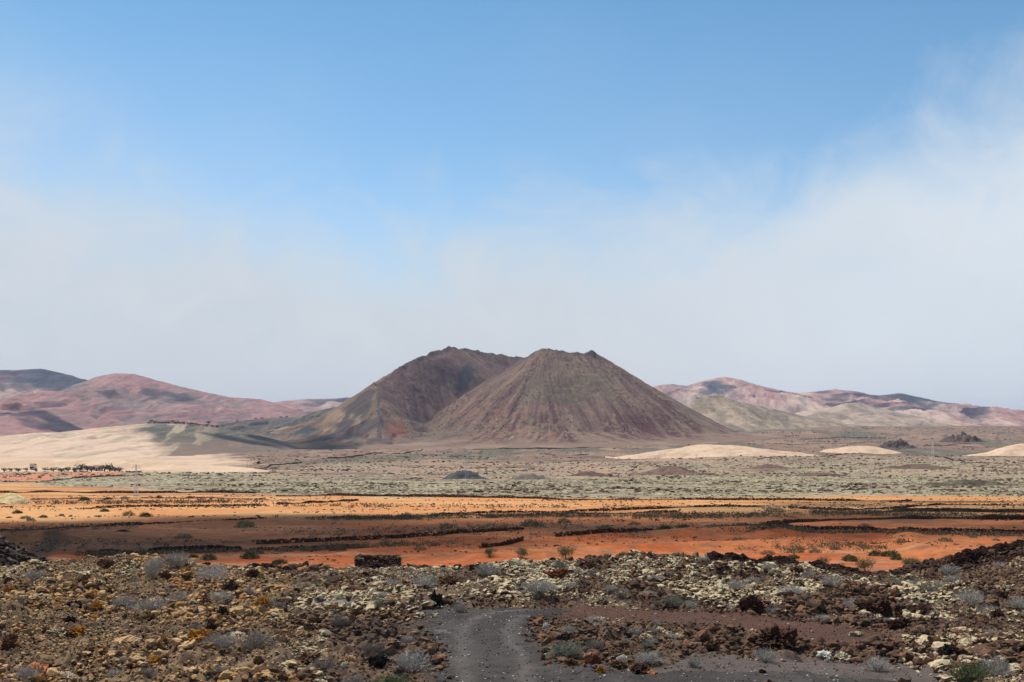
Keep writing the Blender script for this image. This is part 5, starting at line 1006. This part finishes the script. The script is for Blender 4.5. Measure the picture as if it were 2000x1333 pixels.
def house(px, yy, w, label):
    x_ = at_px(px, 0, yy); o = link('farmhouse', None, loc=(x_, yy, dune_z(x_, yy) + Z0 - 0.2), label=label, category='house')
    boxes('wall', [(-w / 2, 0, 0, w / 2, 5, 3.2)], M['white'], o)
    V_ = [(-w / 2 - .3, -.3, 3.2), (w / 2 + .3, -.3, 3.2), (w / 2 + .3, 5.3, 3.2), (-w / 2 - .3, 5.3, 3.2), (-w / 2 - .3, 2.5, 4.3), (w / 2 + .3, 2.5, 4.3)]
    me = bpy.data.meshes.new('roof'); me.from_pydata(V_, [], [(0, 1, 5, 4), (2, 3, 4, 5), (0, 4, 3), (1, 2, 5), (0, 3, 2, 1)]); me.materials.append(M['tile']); link('roof', me, parent=o)
    boxes('door', [(-.5, -.04, 0, .5, .05, 2.1)], M['door'], o)
    for wx_ in (-w * .3, w * .3): boxes('window', [(wx_ - .5, -.04, 1.1, wx_ + .5, .05, 2.1)], M['glass'], o)
house(189, 858, 5.5, 'white farmhouse with a tiled roof between the tall trees on the left'); house(62, 858, 3, 'small pale farm shed left of the farmhouse trees')

def pylon(px, py, hpx, label, arm=True, k=1.0):
    x_, y_ = ray(px, py); H = hpx / F * y_; b = H * 0.055; o = link('pylon', None, loc=(x_, y_, gz(x_, y_) + Z0), label=label, category='pylon', group='lattice pylons on the plain')
    t = max(0.045, y_ / F * 0.16) * k
    V_, F_ = [], []
    def bar(p, q, r):
        p, q = Vector(p), Vector(q); d_ = (q - p).normalized(); s = d_.orthogonal().normalized() * r; u = d_.cross(s); i = len(V_)
        for c_ in (p, q):
            for w_ in (s, u, -s, -u): V_.append(tuple(c_ + w_))
        for j in range(4): F_.append((i + j, i + (j + 1) % 4, i + 4 + (j + 1) % 4, i + 4 + j))
    n = 9; wd = lambda z: b * (1 - 0.72 * z / H)
    for sx in (-1, 1):
        for sy in (-1, 1): bar((sx * b, sy * b, 0), (sx * wd(H), sy * wd(H), H), t)
    for i in range(n):
        z0, z1 = H * i / n, H * (i + 1) / n; a0, a1 = wd(z0), wd(z1)
        for sgn in (-1, 1):
            for (p, q) in (((-a0, sgn * a0, z0), (a1, sgn * a1, z1)), ((a0, sgn * a0, z0), (-a1, sgn * a1, z1)), ((sgn * a0, -a0, z0), (sgn * a1, a1, z1)), ((sgn * a0, a0, z0), (sgn * a1, -a1, z1))): bar(p, q, t * 0.7)
    link('tower', raw_mesh('tower', np.array(V_), F_, None, False, M['steel']), parent=o)
    for zz, L in ((0.97, 0.10), (0.90, 0.13)):
        V_.clear(); F_.clear(); bar((-H * L, 0, H * zz), (H * L, 0, H * zz), t); bar((-H * L, 0, H * zz), (0, 0, H * (zz + 0.03)), t * .6); bar((H * L, 0, H * zz), (0, 0, H * (zz + 0.03)), t * .6)
        arm_ = link('crossarm', raw_mesh('crossarm', np.array(V_), F_, None, False, M['steel']), parent=o)
        for sx in (-1, 1): V_.clear(); F_.clear(); bar((sx * H * L * .95, 0, H * zz), (sx * H * L * .95, 0, H * (zz - 0.05)), t * 1.2); link('insulator', raw_mesh('insulator', np.array(V_), F_, None, False, M['glass']), parent=arm_)
    bb = b * 1.25; boxes('base', [(-bb, -bb, -0.5, bb, bb, 0.45)], M['concrete'], o)
pylon(912, 940, 55, 'white lattice pylon in front of the blue-black cinder mound')
pylon(266, 968, 62, 'lattice pylon on the left, right of the farm trees')
pylon(1822, 912, 50, 'slender lattice pylon on the right with a white top, near the spiky mounds')
pylon(1360, 926, 42, 'faint lattice pylon below the large dune', k=0.6)
pylon(1700, 968, 52, 'faint lattice pylon low on the right of the plain', k=0.5)

# ------------------------------------------------------------------ clouds above the frame that shade the fields and hills
cmt = bpy.data.materials.new('cloud_vapour'); cmt.use_nodes = True; N = NT(cmt.node_tree)
tr_ = N.n('ShaderNodeBsdfTransparent'); df_ = N.n('ShaderNodeBsdfDiffuse', ins={0: (0.9, 0.9, 0.92, 1)}); mx = N.n('ShaderNodeMixShader', ins={0: 0.30}); N.t.links.new(tr_.outputs[0], mx.inputs[1]); N.t.links.new(df_.outputs[0], mx.inputs[2])
o_ = N.n('ShaderNodeOutputMaterial'); N.t.links.new(mx.outputs[0], o_.inputs[0])
bmc = bmesh.new(); bmesh.ops.create_icosphere(bmc, subdivisions=3, radius=1.0); CV = np.array([v.co[:] for v in bmc.verts]); CF = np.array([[v.index for v in f.verts] for f in bmc.faces]); bmc.free()
cmd = cmt.copy(); cmd.name = 'dense_cloud_vapour'; cmd.node_tree.nodes['Mix Shader'].inputs[0].default_value = 0.45
cmt.node_tree.nodes['Mix Shader'].inputs[0].default_value = 0.13
def cloud(targets, height, flat=0.5, seed=0, mat=None):
    """targets: (x, y, z, rx, ry) puffs given by the place on the ground they shade"""
    V_, F_ = [], []; off = 0; c0 = None
    for (x_, y_, z_, rx, ry) in targets:
        s_ = (height - z_) / sv.z; c = np.array([x_ + sv.x * s_, y_ + sv.y * s_, height]); c0 = c if c0 is None else c0
        n = CV * (1 + 0.25 * np.sin(CV[:, [0]] * 4 + seed) * np.cos(CV[:, [1]] * 5 + x_)); v = n * np.array([rx, ry, min(rx, ry) * flat]) + (c - c0); V_.append(v); F_.append(CF + off); off += len(v)
    link('cloud', raw_mesh('cloud', np.concatenate(V_), np.concatenate(F_), None, True, mat or cmt), loc=tuple(c0 + np.array([0, 0, Z0])), kind='stuff', label='puffy white cloud drifting above the plain', category='cloud')
tg = []
up_y = lambda px: ray(px, np.interp(px, [-300, 0, 550, 1000, 1350, 1750, 2300], [1040, 1026, 1003, 1002, 986, 976, 985]))[1]
for i in range(130):
    px = random.uniform(-350, 2350); yu = up_y(px); ylow = ray(px, np.interp(px, [0, 600, 1000, 1500, 1700, 2000], [1098, 1086, 1080, 1066, 1052, 1050]))[1]
    y_ = random.uniform(ylow, yu); r = random.uniform(8, 15); y_ = min(max(y_, ylow + r * .2), yu - r * 0.9); tg.append(((px - 1000) / F * y_, y_, -14, r * random.uniform(1.3, 2.4), r))
cloud(tg, 620, 0.6)
def hill_cloud(px, py, Y, w, hgt, dy, n, seed):
    random.seed(seed); z_ = (850 - py) / F * Y; X = (px - 1000) / F * Y; L = []
    for i in range(n):
        a = random.uniform(0, 6.28); r = random.random() ** .6; L.append((X + math.cos(a) * r * w, Y + math.sin(a) * r * dy, z_ + 0, random.uniform(.25, .5) * w, random.uniform(.3, .5) * dy))
    cloud(L, hgt, 0.5, seed, cmd)
hill_cloud(60, 740, 8900, 520, 5200, 420, 16, 1)
hill_cloud(110, 815, 5150, 260, 4200, 260, 14, 2)
hill_cloud(1400, 760, 9300, 180, 5400, 300, 8, 3)
hill_cloud(1580, 790, 8600, 330, 5300, 300, 10, 4)
hill_cloud(1770, 785, 9400, 430, 5500, 420, 12, 5)
hill_cloud(1790, 815, 7900, 460, 5100, 260, 12, 6)
hill_cloud(1690, 790, 9000, 240, 5500, 300, 8, 13)
hill_cloud(1640, 768, 9700, 200, 5600, 200, 6, 14)
hill_cloud(660, 785, 10200, 260, 5700, 300, 8, 7)
hill_cloud(15, 775, 8300, 160, 5300, 200, 6, 9)
hill_cloud(1900, 800, 9600, 260, 5600, 200, 6, 10)
hill_cloud(1310, 775, 8900, 160, 5500, 260, 6, 11)
hill_cloud(330, 790, 7000, 120, 4900, 300, 6, 12)
hill_cloud(560, 838, 2500, 130, 3200, 170, 12, 8)

# ------------------------------------------------------------------ haze
hm = bpy.data.materials.new('haze_air'); hm.use_nodes = True; N = NT(hm.node_tree)
pv = N.n('ShaderNodeVolumePrincipled', ins={'Color': (0.76, 0.78, 1.0, 1), 'Density': 3.0e-5}); o_ = N.n('ShaderNodeOutputMaterial'); N.t.links.new(pv.outputs[0], o_.inputs['Volume'])
HAZE = True
if HAZE:
    hb = boxes('haze', [(-62000, -500, -60, 62000, 61000, 600)], hm); hb['kind'] = 'stuff'; hb['label'] = 'thin bluish haze over the whole plain'; hb['category'] = 'haze'
